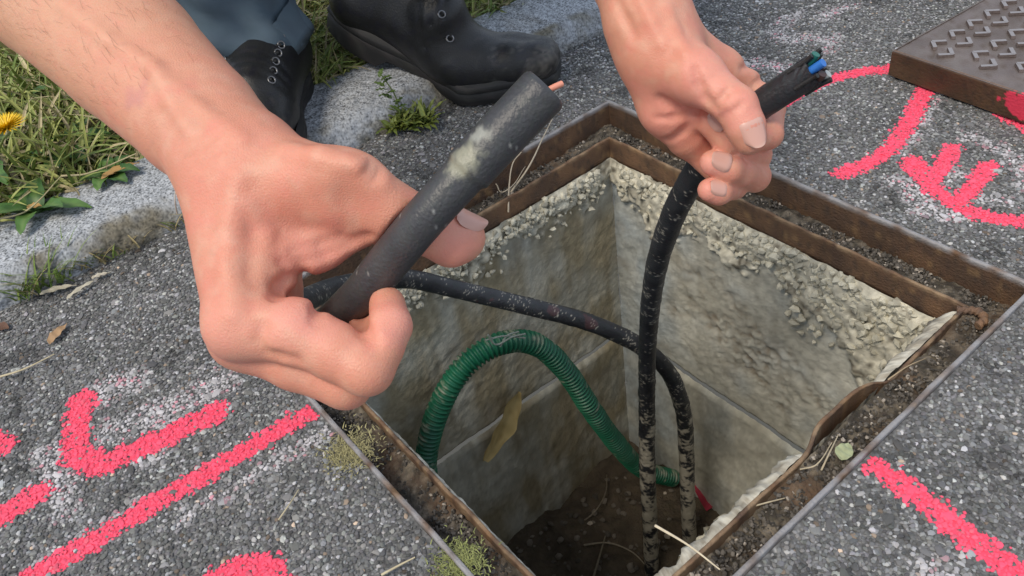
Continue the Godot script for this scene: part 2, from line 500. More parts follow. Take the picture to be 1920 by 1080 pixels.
func build_ground() -> void:
	# dark binder under the stones
	var am := StandardMaterial3D.new()
	var im := Image.create(512, 512, false, Image.FORMAT_RGB8)
	var dat := PackedByteArray(); dat.resize(512 * 512 * 3)
	for k in 512 * 512:
		var g := int(clampf(98 + rng.randfn() * 18 + (70 if rng.randf() < 0.06 else 0), 20, 190))
		dat[k * 3] = g; dat[k * 3 + 1] = g; dat[k * 3 + 2] = g
	im = Image.create_from_data(512, 512, false, Image.FORMAT_RGB8, dat)
	am.albedo_texture = ImageTexture.create_from_image(im)
	am.uv1_triplanar = true
	am.uv1_world_triplanar = true
	am.uv1_scale = Vector3.ONE * 1.0
	am.roughness = 0.95
	var mb := MB.new()
	var hs := 0.2546
	var big := 30.0
	var cs := [[-1, -1], [1, -1], [1, 1], [-1, 1]]
	for k in 4:
		var a: Array = cs[k]
		var b: Array = cs[(k + 1) % 4]
		mb.quad(fp(a[0] * hs, a[1] * hs, -0.004), fp(a[0] * big, a[1] * big, -0.004), fp(b[0] * big, b[1] * big, -0.004), fp(b[0] * hs, b[1] * hs, -0.004))
		mb.quad(fp(a[0] * hs, a[1] * hs, -0.004), fp(b[0] * hs, b[1] * hs, -0.004), fp(b[0] * hs, b[1] * hs, -0.06), fp(a[0] * hs, a[1] * hs, -0.06))
	var road := put(mb, "asphalt_pavement", am)
	tag(road, "", "", "", "structure")
	# chippings
	var sm := vmat(0.82)
	var ts := [[], [], [], [], []]
	var cc := [[], [], [], [], []]
	var step := 0.0027
	for zi in range(int(-0.95 / step), int(0.55 / step)):
		for xi in range(int(-0.8 / step), int(1.05 / step)):
			var x := (xi + rng.randf_range(-0.55, 0.55)) * step
			var z := (zi + rng.randf_range(-0.55, 0.55)) * step
			var p := Vector3(x, 0, z)
			if (p - KP).dot(KN) > 0.012: continue
			var fu := absf(p.dot(UX))
			var fv := absf(p.dot(VX))
			if fu < 0.2572 and fv < 0.2572: continue
			var big_p := n3(p, 9.0)
			var r := rng.randf_range(0.0010, 0.0020)
			var hh := rng.randf()
			if hh < 0.06: r = rng.randf_range(0.0020, 0.0029)
			if hh < 0.006: r = rng.randf_range(0.0029, 0.0044)
			if fu < 0.2615 and fv < 0.2615: r = minf(r, 0.002)
			var t := Transform3D(Basis(Vector3.UP, rng.randf() * TAU) * Basis(Vector3.RIGHT, rng.randfn() * 0.15), Vector3(x, -0.0038 + rng.randf_range(-0.0004, 0.0005) + r * 0.15, z))
			t = t.scaled_local(Vector3(r * rng.randf_range(0.9, 1.5), minf(r * 0.6, 0.0012), r))
			var g := rng.randf_range(0.075, 0.175) * (1.0 + 0.35 * big_p)
			var q := rng.randf()
			var worn := n3(p, 4.5) * 0.12 + n3(p, 21.0) * 0.10
			if q < 0.32 + worn: g = rng.randf_range(0.17, 0.30)
			if q < 0.07 + worn * 0.4: g = rng.randf_range(0.30, 0.54)
			if n3(p, 15.0) + n3(p, 60.0) * 0.4 > 0.52: g *= 0.5   # tarry patches
			var col := Color(g * rng.randf_range(0.97, 1.05), g * rng.randf_range(0.98, 1.03), g * rng.randf_range(0.93, 1.06))
			if rng.randf() < 0.02: col = Color(g * 1.3, g * 1.0, g * 0.75)
			var kk := rng.randi() % 5
			var p2 := Vector2(x, z)
			var painted := false
			for m in marks:
				var bb: Rect2 = m.bb
				if not bb.has_point(p2): continue
				var d := mark_dist(m, p2)
				if m.white:
					var pr := clampf((0.004 - d + n3(p, 55.0) * 0.009 + n3(p, 160.0) * 0.006) / 0.010, 0, 1)
					var am2 := pr * (rng.randf_range(0.25, 1.0) if rng.randf() < 0.86 else 0.0)
					if am2 > 0.1:
						var w := rng.randf_range(0.50, 0.68)
						var wc := Color(w, w * 0.95, w * 0.97)
						if rng.randf() < 0.14: wc = Color(0.70, 0.32, 0.38)
						col = col.lerp(wc, am2)
						(m.mb as MB).stone(t, stone_v[kk], stone_f, col)
						painted = true
						break
				else:
					var pr2 := clampf((-d + n3(p, 130.0) * 0.004) / 0.0055 + 0.42, 0, 1)
					if rng.randf() < pr2 * 0.985:
						var l := rng.randf_range(0.84, 1.06)
						col = col.lerp(Color(0.93 * l, 0.098 * l, 0.178 * l), clampf(rng.randf_range(0.85, 1.4) + n3(p, 40.0) * 0.25, 0.5, 1.0))
						(m.mb as MB).stone(t, stone_v[kk], stone_f, col)
						painted = true
						break
			if not painted:
				ts[kk].append(t); cc[kk].append(col)
	for k in 5:
		multi("stone_chippings", stone_mesh(k, sm), ts[k], cc[k], road)
	# paint films between the chippings, one object for each painted figure
	var pm := vmat(0.75)
	for m in marks:
		var mm: MB = m.mb
		if not m.white:
			var bb: Rect2 = m.bb
			var st := 0.0028
			for zi in int(bb.size.y / st):
				for xi in int(bb.size.x / st):
					var q := bb.position + Vector2(xi, zi) * st
					var w := Vector3(q.x, 0, q.y)
					if maxf(absf(w.dot(UX)), absf(w.dot(VX))) < 0.257: continue
					if mark_dist(m, q) + n3(w, 130.0) * 0.004 > -0.0025: continue
					if rng.randf() < 0.1: continue
					var jx := 0.5 * st
					var y := -0.0037
					mm.quad(Vector3(q.x - jx, y, q.y - jx), Vector3(q.x + jx, y, q.y - jx), Vector3(q.x + jx, y, q.y + jx), Vector3(q.x - jx, y, q.y + jx), Color(0.84, 0.07, 0.13))
		var o := put(mm, "white_spray_mark" if m.white else "pink_spray_mark", pm)
		tag(o, m.label, "spray paint", "white sprayed marks on the asphalt" if m.white else "pink sprayed marks on the asphalt")

func build_kerb() -> void:
	var gm := vmat(0.9)
	var sz := 512
	var dat := PackedByteArray(); dat.resize(sz * sz * 3)
	for k in sz * sz:
		var q := rng.randf()
		var g := 178.0 + rng.randfn() * 16
		if q < 0.20: g = 95 + rng.randfn() * 22
		elif q < 0.42: g = 205 + rng.randfn() * 14
		g = clampf(g, 40, 240)
		dat[k * 3] = int(g); dat[k * 3 + 1] = int(g); dat[k * 3 + 2] = int(minf(g * 1.01, 255))
	gm.albedo_texture = ImageTexture.create_from_image(Image.create_from_data(sz, sz, false, Image.FORMAT_RGB8, dat))
	gm.uv1_triplanar = true
	gm.uv1_world_triplanar = true
	gm.uv1_scale = Vector3.ONE * (1.0 / (sz * 0.0010))
	bump(gm, 0.06, 3, 5, 4.0, 1.0 / (sz * 0.0013))
	gm.uv1_world_triplanar = true
	var kerb := base("kerb")
	tag(kerb, "", "", "", "structure")
	var prof := [Vector2(0.0, -0.03), Vector2(0.0, 0.0), Vector2(0.002, 0.008), Vector2(0.004, 0.014), Vector2(0.007, 0.020), Vector2(0.011, 0.025), Vector2(0.017, 0.0285), Vector2(0.026, 0.0305), Vector2(0.04, 0.0315), Vector2(0.06, 0.032), Vector2(0.085, 0.032), Vector2(0.11, 0.032), Vector2(0.122, 0.0315), Vector2(0.129, 0.028), Vector2(0.132, 0.02), Vector2(0.132, -0.03)]
	var len_ := 0.75
	for b in range(-5, 5):
		var mb := MB.new()
		var pts := []
		var cols := []
		var n := 120
		for k in n:
			var s := 0.03 + b * len_ + (len_ - 0.006) * k / (n - 1.0)
			var ed := minf(k, n - 1 - k)
			for j in prof.size():
				var pr: Vector2 = prof[j]
				var p := KP + K * s + KN * pr.x + Vector3(0, pr.y, 0)
				var rough := n3(p, 60.0) * 0.0012 + n3(p, 17.0) * 0.0012
				if pr.x < 0.02: rough += n3(p, 30.0) * 0.0025
				p += (Vector3.UP * 0.8 - KN * (0.6 if pr.x < 0.03 else 0.0)) * rough
				if ed < 2 and pr.y > 0: p.y -= 0.003 * (2 - ed)
				pts.append(p)
				# earth and lichen caught on the rough front
				var dirt := 0.0
				if j < 7: dirt = clampf(0.62 - j * 0.03 + n3(p, 14.0) * 1.1 + n3(p, 70.0) * 0.6, 0, 1)
				else: dirt = clampf(-0.25 + n3(p, 11.0) * 0.9 + n3(p, 60.0) * 0.5, 0, 0.6)
				var cl := Color(0.86, 0.90, 0.93).lerp(Color(0.40, 0.36, 0.26), dirt)
				cols.append(cl)
		mb.grid(pts, cols, prof.size(), n, true)
		for e in 2:   # end faces
			var o := 0 if e == 0 else (n - 1) * prof.size()
			for j in range(1, prof.size() - 1):
				if e == 0: mb.tri(pts[o], pts[o + j + 1], pts[o + j], Color(0.6, 0.6, 0.58))
				else: mb.tri(pts[o], pts[o + j], pts[o + j + 1], Color(0.6, 0.6, 0.58))
		put(mb, "kerb_stone", gm, kerb)
	# soil behind the kerb
	var s2 := vmat(0.95)
	bump(s2, 0.05, 4, 8, 6.0, 2.0)
	var mb2 := MB.new()
	var pts2 := []
	var cols2 := []
	var w := 230
	var h := 60
	for y in h:
		for x in w:
			var a := -3.6 + 7.2 * x / (w - 1.0)
			var b2 := 0.128 + 1.9 * pow(y / (h - 1.0), 1.3)
			var p := KP + K * a + KN * b2
			p.y = 0.018 + n3(p, 7.0) * 0.010 + n3(p, 30.0) * 0.006 + minf(b2 - 0.128, 0.1) * 0.1
			pts2.append(p)
			var g := 0.5 + 0.5 * n3(p, 25.0)
			cols2.append(Color(0.09, 0.07, 0.045).lerp(Color(0.19, 0.155, 0.09), g))
	mb2.grid(pts2, cols2, w, h, true)
	var far := KP + KN * 2.03
	mb2.quad(far - K * 30 + Vector3(0, 0.02, 0), far + KN * 30 - K * 30 + Vector3(0, 0.02, 0), far + KN * 30 + K * 30 + Vector3(0, 0.02, 0), far + K * 30 + Vector3(0, 0.02, 0), Color(0.08, 0.1, 0.03))
	tag(put(mb2, "lawn_soil", s2), "", "", "", "structure")

# ---------- pit, frame, cover ----------
func side_dirs(s: int) -> Array:
	return [[-VX, UX], [UX, VX], [VX, -UX], [-UX, -VX]][s]   # 0 far right, 1 near right, 2 near left, 3 far left
func sweep(mb: MB, s: int, prof: Array, segs: int, colf: Callable, disp: Callable, closed := true) -> void:
	var o: Vector3 = side_dirs(s)[0]
	var a: Vector3 = side_dirs(s)[1]
	var pts := []
	var cols := []
	for k in segs + 1:
		var t := -1.0 + 2.0 * k / segs
		for q in prof:
			var p: Vector3 = o * q.x + a * (t * q.x) + Vector3(0, q.y, 0)
			p = disp.call(p, t, q, o)
			pts.append(p); cols.append(colf.call(p, t, q))
	mb.grid(pts, cols, prof.size(), segs + 1, true, closed)

func build_pit() -> void:
	var wm := vmat(0.93)
	bump(wm, 0.09, 3, 21, 1.6, 6.0)
	var pit := base("concrete_pit", Vector3(0, -0.6, 0))
	tag(pit, "square concrete cable pit open in the asphalt, crumbling mortar at rim", "pit")
	var off := Vector3(0, 0.6, 0)
	for s in 4:
		var o: Vector3 = side_dirs(s)[0]
		var a: Vector3 = side_dirs(s)[1]
		for ring in 2:
			var y0 := -0.045 if ring == 0 else -0.3375
			var y1 := -0.3345 if ring == 0 else -0.62
			var mb := MB.new()
			var pts := []
			var cols := []
			var w := 170
			var h := 110 if ring == 0 else 50
			for j in h:
				var y := lerpf(y0, y1, j / (h - 1.0))
				for k in w:
					var t := -1.0 + 2.0 * k / (w - 1.0)
					var hs := 0.2135 if ring == 0 else 0.2085
					var p := o * hs + a * (t * hs) + Vector3(0, y, 0)
					var inw := n3(p, 8.0) * 0.003 + n3(p, 40.0) * 0.0012
					var depth := 0.030 + 0.055 * n3(p * Vector3(1, 0.25, 1), 11.0)
					if s == 0: depth += 0.022 + 0.060 * smoothstep(0.2, 0.7, t)
					if s == 3: depth += 0.01
					if s == 1 or s == 2: depth -= 0.02
					var mor := clampf((y - (-0.045 - depth)) / 0.012 + n3(p, 45.0) * 2.2 + n3(p, 120.0) * 0.8, 0, 1)
					var lump := cel.get_noise_3dv(p * 75.0) * 0.5 + cel.get_noise_3dv(p * 170.0) * 0.3 + n3(p, 30.0) * 0.6
					inw += mor * (0.002 + 0.008 * clampf(-lump, -0.3, 1.0)) + (1.0 - mor) * n3(p, 120.0) * 0.0007
					var wr := 0.0
					if s == 0:
						wr = clampf(1.0 - Vector2((t + 0.02) / 0.62, (y + 0.21 + 0.05 * t) / 0.075).length() + n3(p, 22.0) * 0.9, 0, 1)
						inw -= wr * (1.0 - mor) * 0.005 * clampf(1.0 + cel.get_noise_3dv(p * 140.0) * 1.2 + n3(p, 60.0) * 0.6, 0, 1)
					var near_top := smoothstep(-0.085, -0.055, y)
					if s == 1: inw += near_top * (0.007 + n3(p, 33.0) * 0.005 + n3(p, 95.0) * 0.004 - 0.003 * lump) * (1.0 - smoothstep(-0.6, -0.45, t) * (1.0 - smoothstep(-0.02, 0.12, t)))
					if s == 2: inw = inw * 0.5 + near_top * 0.003
					inw *= lerpf(1.0, 0.35, smoothstep(-0.056, -0.046, y)) if s != 1 else 1.0
					if (ring == 0 and j == h - 1) or (ring == 1 and j == 0): inw -= 0.004
					pts.append(p - o * inw + off)
					var pn := n3(p, 6.0)
					var fine := n3(p, 90.0)
					var streak := n3(p * Vector3(1, 0.08, 1), 38.0)
					var c: Color
					c = Color(0.40, 0.385, 0.32).lerp(Color(0.58, 0.565, 0.485), clampf(0.5 + pn, 0, 1))
					if s == 0:
						# bluish cement slurry near the far corner, brown worn aggregate in the middle
						var bl := clampf(smoothstep(-0.35, -0.8, t) * 0.7 + n3(p, 13.0) * 0.6, 0, 0.9)
						c = c.lerp(Color(0.42, 0.47, 0.49), bl)
						c = c.lerp(Color(0.24, 0.205, 0.155), clampf(wr * 1.3, 0, 1) * clampf(0.35 + n3(p, 60.0) * 0.9 + fine * 0.7, 0, 1))
					elif s == 3:
						# olive brown stains
						c = c.lerp(Color(0.34, 0.28, 0.17), clampf(0.45 + n3(p, 9.0) * 1.1 + streak * 0.5, 0, 0.85))
					c = c.lerp(Color(0.70, 0.69, 0.62), clampf(n3(p * Vector3(1, 0.35, 1), 21.0) * 1.0 - 0.3, 0, 0.3))
					c = c.lerp(Color(0.25, 0.22, 0.17), clampf(n3(p + Vector3(3, 1, 0), 17.0) * 1.1 - 0.35 + fine * 0.3, 0, 0.45))
					c = c.lerp(Color(0.16, 0.14, 0.10), clampf(streak * 0.6 - 0.12, 0, 0.35))
					var mc := Color(0.64, 0.60, 0.48)
					mc = mc * (1.0 + 0.35 * fine)
					if s == 0: mc = mc.lerp(Color(0.30, 0.27, 0.21), clampf(n3(p, 15.0) * 1.3 - smoothstep(0.2, 0.8, t) * 0.5, 0, 1))
					mc = mc.lerp(Color(0.12, 0.10, 0.07), clampf(n3(p, 65.0) * 1.6 - 0.12 + (lump + 0.45) * 0.7 + n3(p, 19.0) * 0.4, 0, 0.88))
					c = c.lerp(mc, mor)
					c = c * (1.0 + 0.22 * fine + 0.15 * n3(p, 180.0))
					c.a = 1
					cols.append(c)
			mb.grid(pts, cols, w, h, false)
			put(mb, "wall" if ring == 0 else "lower_wall", wm, pit)
	# crumbling mortar standing proud inside the two near sides of the rim
	for s in [1, 2]:
		var wd := 0.0125 if s == 1 else 0.0045
		var prof := []
		for q in [[0.0, -0.060], [0.55, -0.056], [0.85, -0.050], [1.0, -0.043], [0.95, -0.036], [0.75, -0.030], [0.45, -0.027], [0.1, -0.026]]: prof.append(Vector2(0.2152 - wd * q[0], q[1]))
		var rm2 := MB.new()
		sweep(rm2, s, prof, 300,
			func(p, t, q):
				var g := clampf(0.5 + n3(p, 60.0) + n3(p, 190.0) * 0.7, 0, 1)
				var c := Color(0.30, 0.265, 0.205).lerp(Color(0.68, 0.645, 0.54), g)
				return c.lerp(Color(0.10, 0.08, 0.06), clampf(n3(p, 33.0) * 1.4 - 0.35, 0, 0.85)),
			func(p, t, q, o):
				var in_gap := 0.0
				if s == 1: in_gap = smoothstep(-0.52, -0.42, t) * (1.0 - smoothstep(-0.06, 0.04, t))
				var k: float = (0.2152 - q.x) / wd
				var e := n3(p, 45.0) * 0.35 + n3(p, 110.0) * 0.20 + (cel.get_noise_3dv(p * 90.0) + 0.5) * -0.30
				return p - o * wd * k * (e - 0.9 * in_gap) + Vector3(0, n3(p, 70.0) * 0.003 - 0.012 * in_gap * k, 0) + off, false)
		put(rm2, "mortar_ridge", wm, pit)
	# mortar crumbs stuck under the frame
	var cm := vmat(0.95)
	var ts := []
	var cc := []
	for k in 1500:
		var s: int = [0, 0, 0, 0, 3, 3, 3, 0][rng.randi() % 8]
		var o: Vector3 = side_dirs(s)[0]
		var a: Vector3 = side_dirs(s)[1]
		var t := rng.randf_range(-0.97, 0.97)
		var y := -0.05 - absf(rng.randfn()) * 0.016 - 0.004
		if s == 0 and t > 0.2: y -= absf(rng.randfn()) * 0.03
		var hs2 := 0.2105
		if rng.randf() < 0.5:
			y = rng.randf_range(-0.068, -0.047)
			hs2 = 0.2125
		var r := rng.randf_range(0.0018, 0.005)
		if s == 0 and t > 0.15 and rng.randf() < 0.3: r *= 1.35
		var p := o * (hs2 - rng.randf() * 0.005) + a * (t * 0.2) + Vector3(0, y + 0.6, 0)
		ts.append(Transform3D(Basis.from_euler(Vector3(rng.randf() * TAU, rng.randf() * TAU, 0)), p).scaled_local(Vector3(r, r * 0.8, r * 1.1)))
		var g := rng.randf_range(0.6, 1.15)
		cc.append(Color(0.58, 0.55, 0.44) * g)
	multi("mortar_crumbs", stone_mesh(1, cm), ts, cc, pit)
	# earth floor
	var fm := vmat(0.97)
	bump(fm, 0.05, 4, 33, 8.0, 6.0)
	var mb3 := MB.new()
	var pts3 := []
	var cols3 := []
	var w3 := 90
	for j in w3:
		for k in w3:
			var u := -0.212 + 0.424 * k / (w3 - 1.0)
			var v := -0.212 + 0.424 * j / (w3 - 1.0)
			var p := fp(u, v, 0.0)
			p.y = 0.012 + n3(p, 10.0) * 0.022 + n3(p, 45.0) * 0.007 + maxf(0, cel.get_noise_3dv(p * 60.0) + 0.6) * -0.006
			pts3.append(p)
			var g := 0.5 + 0.5 * n3(p, 40.0)
			cols3.append(Color(0.045, 0.034, 0.023).lerp(Color(0.12, 0.093, 0.063), g))
	mb3.grid(pts3, cols3, w3, w3, true)
	put(mb3, "earth_floor", fm, pit)
	var ts4 := []
	var cc4 := []
	for k in 420:
		var u := rng.randf_range(-0.19, 0.19)
		var v := rng.randf_range(-0.19, 0.19)
		var r := rng.randf_range(0.002, 0.006)
		var p := fp(u, v, 0.0)
		p.y = 0.014 + n3(p, 10.0) * 0.022 + n3(p, 45.0) * 0.007
		ts4.append(Transform3D(Basis.from_euler(Vector3(rng.randf(), rng.randf() * TAU, 0)), p).scaled_local(Vector3(r, r * 0.7, r * 1.1)))
		var g := rng.randf_range(0.06, 0.2)
		if rng.randf() < 0.05: g = 0.42
		cc4.append(Color(g * 1.05, g * 0.9, g * 0.72))
	multi("floor_crumbs", stone_mesh(2, cm), ts4, cc4, pit)

func rust(p: Vector3) -> Color:
	var a := n3(p, 22.0)
	var b := n3(p, 95.0)
	var c := Color(0.105, 0.064, 0.042).lerp(Color(0.185, 0.105, 0.058), clampf(0.4 + a * 0.9, 0, 1))
	c = c.lerp(Color(0.055, 0.042, 0.034), clampf(b * 1.1 - 0.05, 0, 0.8))
	c = c.lerp(Color(0.34, 0.21, 0.10), clampf(n3(p, 47.0) * 1.4 - 0.45, 0, 0.6))
	return c
func earth_h(p: Vector3, s: int, t: float, q: float) -> float:
	var f := (q - 0.2192) / 0.0308
	var e := n3(p, 26.0) * 0.004 + n3(p, 90.0) * 0.0022 + n3(p, 260.0) * 0.0012
	e += (1.0 - f) * (0.004 + 0.008 * (smoothstep(-0.75, -0.3, t) * (1.0 - smoothstep(0.0, 0.3, t)) if s == 1 else 0.15))
	e += 0.004 * smoothstep(0.8, 1.0, absf(t))
	return -0.034 + e
func build_frame() -> void:
	var rm := vmat(0.72, 0.25)
	bump(rm, 0.05, 4, 61, 5.0, 12.0)
	var fr := base("pit_frame", Vector3(0, -0.05, 0))
	tag(fr, "rusty square steel frame set in the asphalt around the pit", "frame")
	var off := Vector3(0, 0.05, 0)
	for s in 4:
		var mb := MB.new()
		# outer upright, worn bright on its top edge
		sweep(mb, s, [Vector2(0.2502, -0.05), Vector2(0.2502, -0.036), Vector2(0.2502, -0.03), Vector2(0.2502, -0.024), Vector2(0.2502, -0.018), Vector2(0.2502, -0.012), Vector2(0.2502, -0.006), Vector2(0.2502, -0.0012), Vector2(0.2510, 0.0002), Vector2(0.2536, 0.0002), Vector2(0.2544, -0.0012), Vector2(0.2544, -0.05)], 320,
			func(p, t, q):
				var c := rust(p)
				if q.y > -0.002: c = c.lerp(Color(0.34, 0.335, 0.34), clampf(0.75 + n3(p, 40.0) * 1.0, 0, 0.9))
				return c,
			func(p, t, q, o): return p + Vector3(0, (n3(p, 25.0) * 0.0006 if q.y > -0.01 else 0.0), 0) + o * n3(p, 12.0) * 0.0006 + off)
		put(mb, "outer_rim", rm, fr)
		mb = MB.new()
		sweep(mb, s, [Vector2(0.2195, -0.042), Vector2(0.2195, -0.037), Vector2(0.2500, -0.037), Vector2(0.2500, -0.042)], 100,
			func(p, t, q): return rust(p) * 0.8,
			func(p, t, q, o): return p + off)
		put(mb, "ledge", rm, fr)
		mb = MB.new()
		var inner := [Vector2(0.2155, -0.05), Vector2(0.2155, -0.045), Vector2(0.2155, -0.040), Vector2(0.2155, -0.035), Vector2(0.2155, -0.030), Vector2(0.2155, -0.0255), Vector2(0.2155, -0.0213), Vector2(0.2163, -0.0203), Vector2(0.2182, -0.0203), Vector2(0.2192, -0.0213), Vector2(0.2192, -0.05)]
		sweep(mb, s, inner, 320,
			func(p, t, q):
				var c := rust(p) * 1.15
				if q.y > -0.022: c = c.lerp(Color(0.36, 0.25, 0.15), clampf(0.3 + n3(p, 55.0), 0, 0.8))
				return c,
			func(p, t, q, o):
				var w := n3(p, 14.0) * 0.0012
				var bend := 0.0
				if s == 1: bend = 0.011 * exp(-pow((t + 0.24) / 0.19, 4.0))
				var y := n3(p, 30.0) * 0.0012
				if s == 1: y -= 0.006 * smoothstep(-0.9, -0.6, t) * (1.0 - smoothstep(-0.5, -0.4, t))
				return p + o * (w - bend) + Vector3(0, y if q.y > -0.03 else 0.0, 0) + off)
		put(mb, "inner_rim", rm, fr)
	# bent tab at the inner corner beside the near right side
	var tb := MB.new()
	var cn := fp(0.2175, -0.212, 0.029)
	tb.tube(curve([cn - Vector3(0.004, 0.002, 0.002), cn + Vector3(0.010, 0.0, 0.006), cn + Vector3(0.011, -0.002, 0.014), cn + Vector3(0.003, -0.003, 0.019)], 0.002), func(k, a): return 0.0036 + 0.0006 * sin(k * 1.3 + a), 10, func(k, a, p): return rust(p) * 1.5)
	put(tb, "bent_tab", rm, fr)
	# earth lying in the ledge
	var dm := vmat(0.97)
	bump(dm, 0.06, 4, 71, 7.0, 9.0)
	var mb2 := MB.new()
	for s in 4:
		var prof := []
		for k in 15: prof.append(Vector2(lerpf(0.2192, 0.2500, k / 14.0), -0.034))
		sweep(mb2, s, prof, 420,
			func(p, t, q):
				var g := clampf(0.5 + n3(p, 55.0) + 0.5 * n3(p, 160.0), 0, 1)
				var c := Color(0.045, 0.038, 0.029).lerp(Color(0.19, 0.16, 0.12), g * g)
				return c.lerp(Color(0.16, 0.095, 0.055), clampf(n3(p, 13.0) * 1.2 - 0.1, 0, 0.6)),
			func(p, t, q, o):
				p.y = earth_h(p, s, t, q.x)
				return p, false)
	tag(put(mb2, "ledge_earth", dm), "dark crumbly earth lying in the ledge of the rusty frame", "soil", "", "stuff")
	var ts := []
	var cc := []
	for k in 9000:
		var s := rng.randi() % 4
		var o: Vector3 = side_dirs(s)[0]
		var a: Vector3 = side_dirs(s)[1]
		var q := rng.randf_range(0.2215, 0.248)
		var t := rng.randf_range(-1, 1)
		var p := o * q + a * (t * q)
		p.y = earth_h(p, s, t, q) + rng.randf_range(-0.0002, 0.0008)
		var r := rng.randf_range(0.0007, 0.0021)
		ts.append(Transform3D(Basis.from_euler(Vector3(rng.randf() * 6, rng.randf() * TAU, 0)), p).scaled_local(Vector3(r, r * 0.7, r * 1.2)))
		var g := rng.randf_range(0.025, 0.15)
		if rng.randf() < 0.07: g = 0.36
		cc.append(Color(g * 1.08, g * 0.95, g * 0.8))
	tag(multi("soil_crumbs", stone_mesh(3, vmat(0.95)), ts, cc, self), "small loose crumbs and grit scattered along the frame ledge", "soil")

func build_cover() -> void:
	var cm := vmat(0.55, 0.35)
	bump(cm, 0.05, 4, 81, 3.0, 10.0)
	var cv := base("iron_cover", Vector3(0.394, 0.0, -0.293))
	tag(cv, "brown iron pit cover with raised chevron tread lying on the asphalt", "pit cover")
	var u := Vector3(0.481, 0, 0.877)
	var v := Vector3(0.877, 0, -0.481)
	var L := 0.46
	var b := Basis(u, Vector3.UP, v)
	var steel := func(p: Vector3) -> Color:
		var c := Color(0.140, 0.112, 0.100).lerp(Color(0.205, 0.170, 0.155), clampf(0.5 + n3(p, 18.0), 0, 1))
		c = c.lerp(Color(0.10, 0.066, 0.045), clampf(n3(p, 75.0) * 1.3 - 0.1, 0, 0.8))
		return c
	var mb := MB.new()
	var n := 70
	var pts := []
	var cols := []
	for j in n:
		for k in n:
			var p := b * Vector3(L * k / (n - 1.0), 0.03, L * j / (n - 1.0))
			p.y += n3(p, 20.0) * 0.0004
			pts.append(p); cols.append(steel.call(p))
	mb.grid(pts, cols, n, n, false)
	put(mb, "plate", cm, cv)
	mb = MB.new()
	var cnr := [Vector3(0, 0, 0), Vector3(L, 0, 0), Vector3(L, 0, L), Vector3(0, 0, L)]
	var ctr := Vector3(L / 2, 0, L / 2)
	for e in 4:
		pts = []
		cols = []
		for j in 24:
			var y: float = 0.0285 * j / 21.0 if j < 22 else [0.0297, 0.0308][j - 22]
			var ins: float = 0.0 if j < 22 else [0.0006, 0.0025][j - 22]
			for k in 240:
				var q: Vector3 = (cnr[e] as Vector3).lerp(cnr[(e + 1) % 4], k / 239.0)
				q = q + (ctr - q) * (ins / 0.23)
				q.y = y
				var p := b * q
				pts.append(p)
				var c := Color(0.075, 0.043, 0.026).lerp(Color(0.135, 0.075, 0.042), clampf(0.5 + n3(p, 16.0), 0, 1))
				c = c.lerp(Color(0.04, 0.03, 0.025), clampf(n3(p, 80.0) - 0.1, 0, 0.7))
				if j >= 22: c = c.lerp(Color(0.22, 0.16, 0.13), 0.5)
				# sprayed paint on the edge
				if e == 0:
					var d := Vector2((q.x - 0.158) / 0.026, (y - 0.018) / 0.014).length() + n3(p, 120.0) * 0.35
					if d < 1.0: c = Color(0.8, 0.06, 0.11)
				cols.append(c)
		mb.grid(pts, cols, 240, 24, true)
	put(mb, "edge_rim", cm, cv)
	# chevron studs
	var ms := []
	for sgn in [1.0, -1.0]:
		var m := MB.new()
		for arm in [1.0, -1.0]:
			var dir: Vector3 = (u * sgn + v * arm).normalized()
			var side := dir.cross(Vector3.UP) * 0.0025
			var a: Vector3 = -dir * 0.002
			var e: Vector3 = dir * 0.0155
			var h0 := Vector3(0, 0.0004, 0)
			var h1 := Vector3(0, 0.0036 + 0.0001 * arm, 0)
			var q := [a - side, a + side, e + side, e - side]
			var q2 := []
			var mid: Vector3 = (a + e) / 2
			for x in q: q2.append(mid + (x - mid) * 0.86)
			m.quad(q2[0] + h1, q2[1] + h1, q2[2] + h1, q2[3] + h1, Color(0.30, 0.28, 0.28))
			for k in 4:
				m.quad(q[k] + h0, q[(k + 1) % 4] + h0, q2[(k + 1) % 4] + h1, q2[k] + h1, Color(0.16, 0.125, 0.11))
		ms.append(m.mesh(cm))
	for i in range(-1, 11):
		for j in range(-1, 15):
			var a := Vector2(0.0228 + 0.0468 * i, 0.0397 + 0.0335 * j + 0.0048 * i - 0.0335 * floorf(0.0048 * i / 0.0335))
			if a.x > 0.012 and a.x < L - 0.03 and a.y > 0.016 and a.y < L - 0.016:
				putm(ms[0], "tread_chevron", cv, Transform3D(Basis(), u * a.x + v * a.y + Vector3(0, 0.03, 0)))
			var q := a + Vector2(0.0327, -0.0127)
			if q.x > 0.03 and q.x < L - 0.012 and q.y > 0.016 and q.y < L - 0.016:
				putm(ms[1], "tread_chevron", cv, Transform3D(Basis(), u * q.x + v * q.y + Vector3(0, 0.03, 0)))

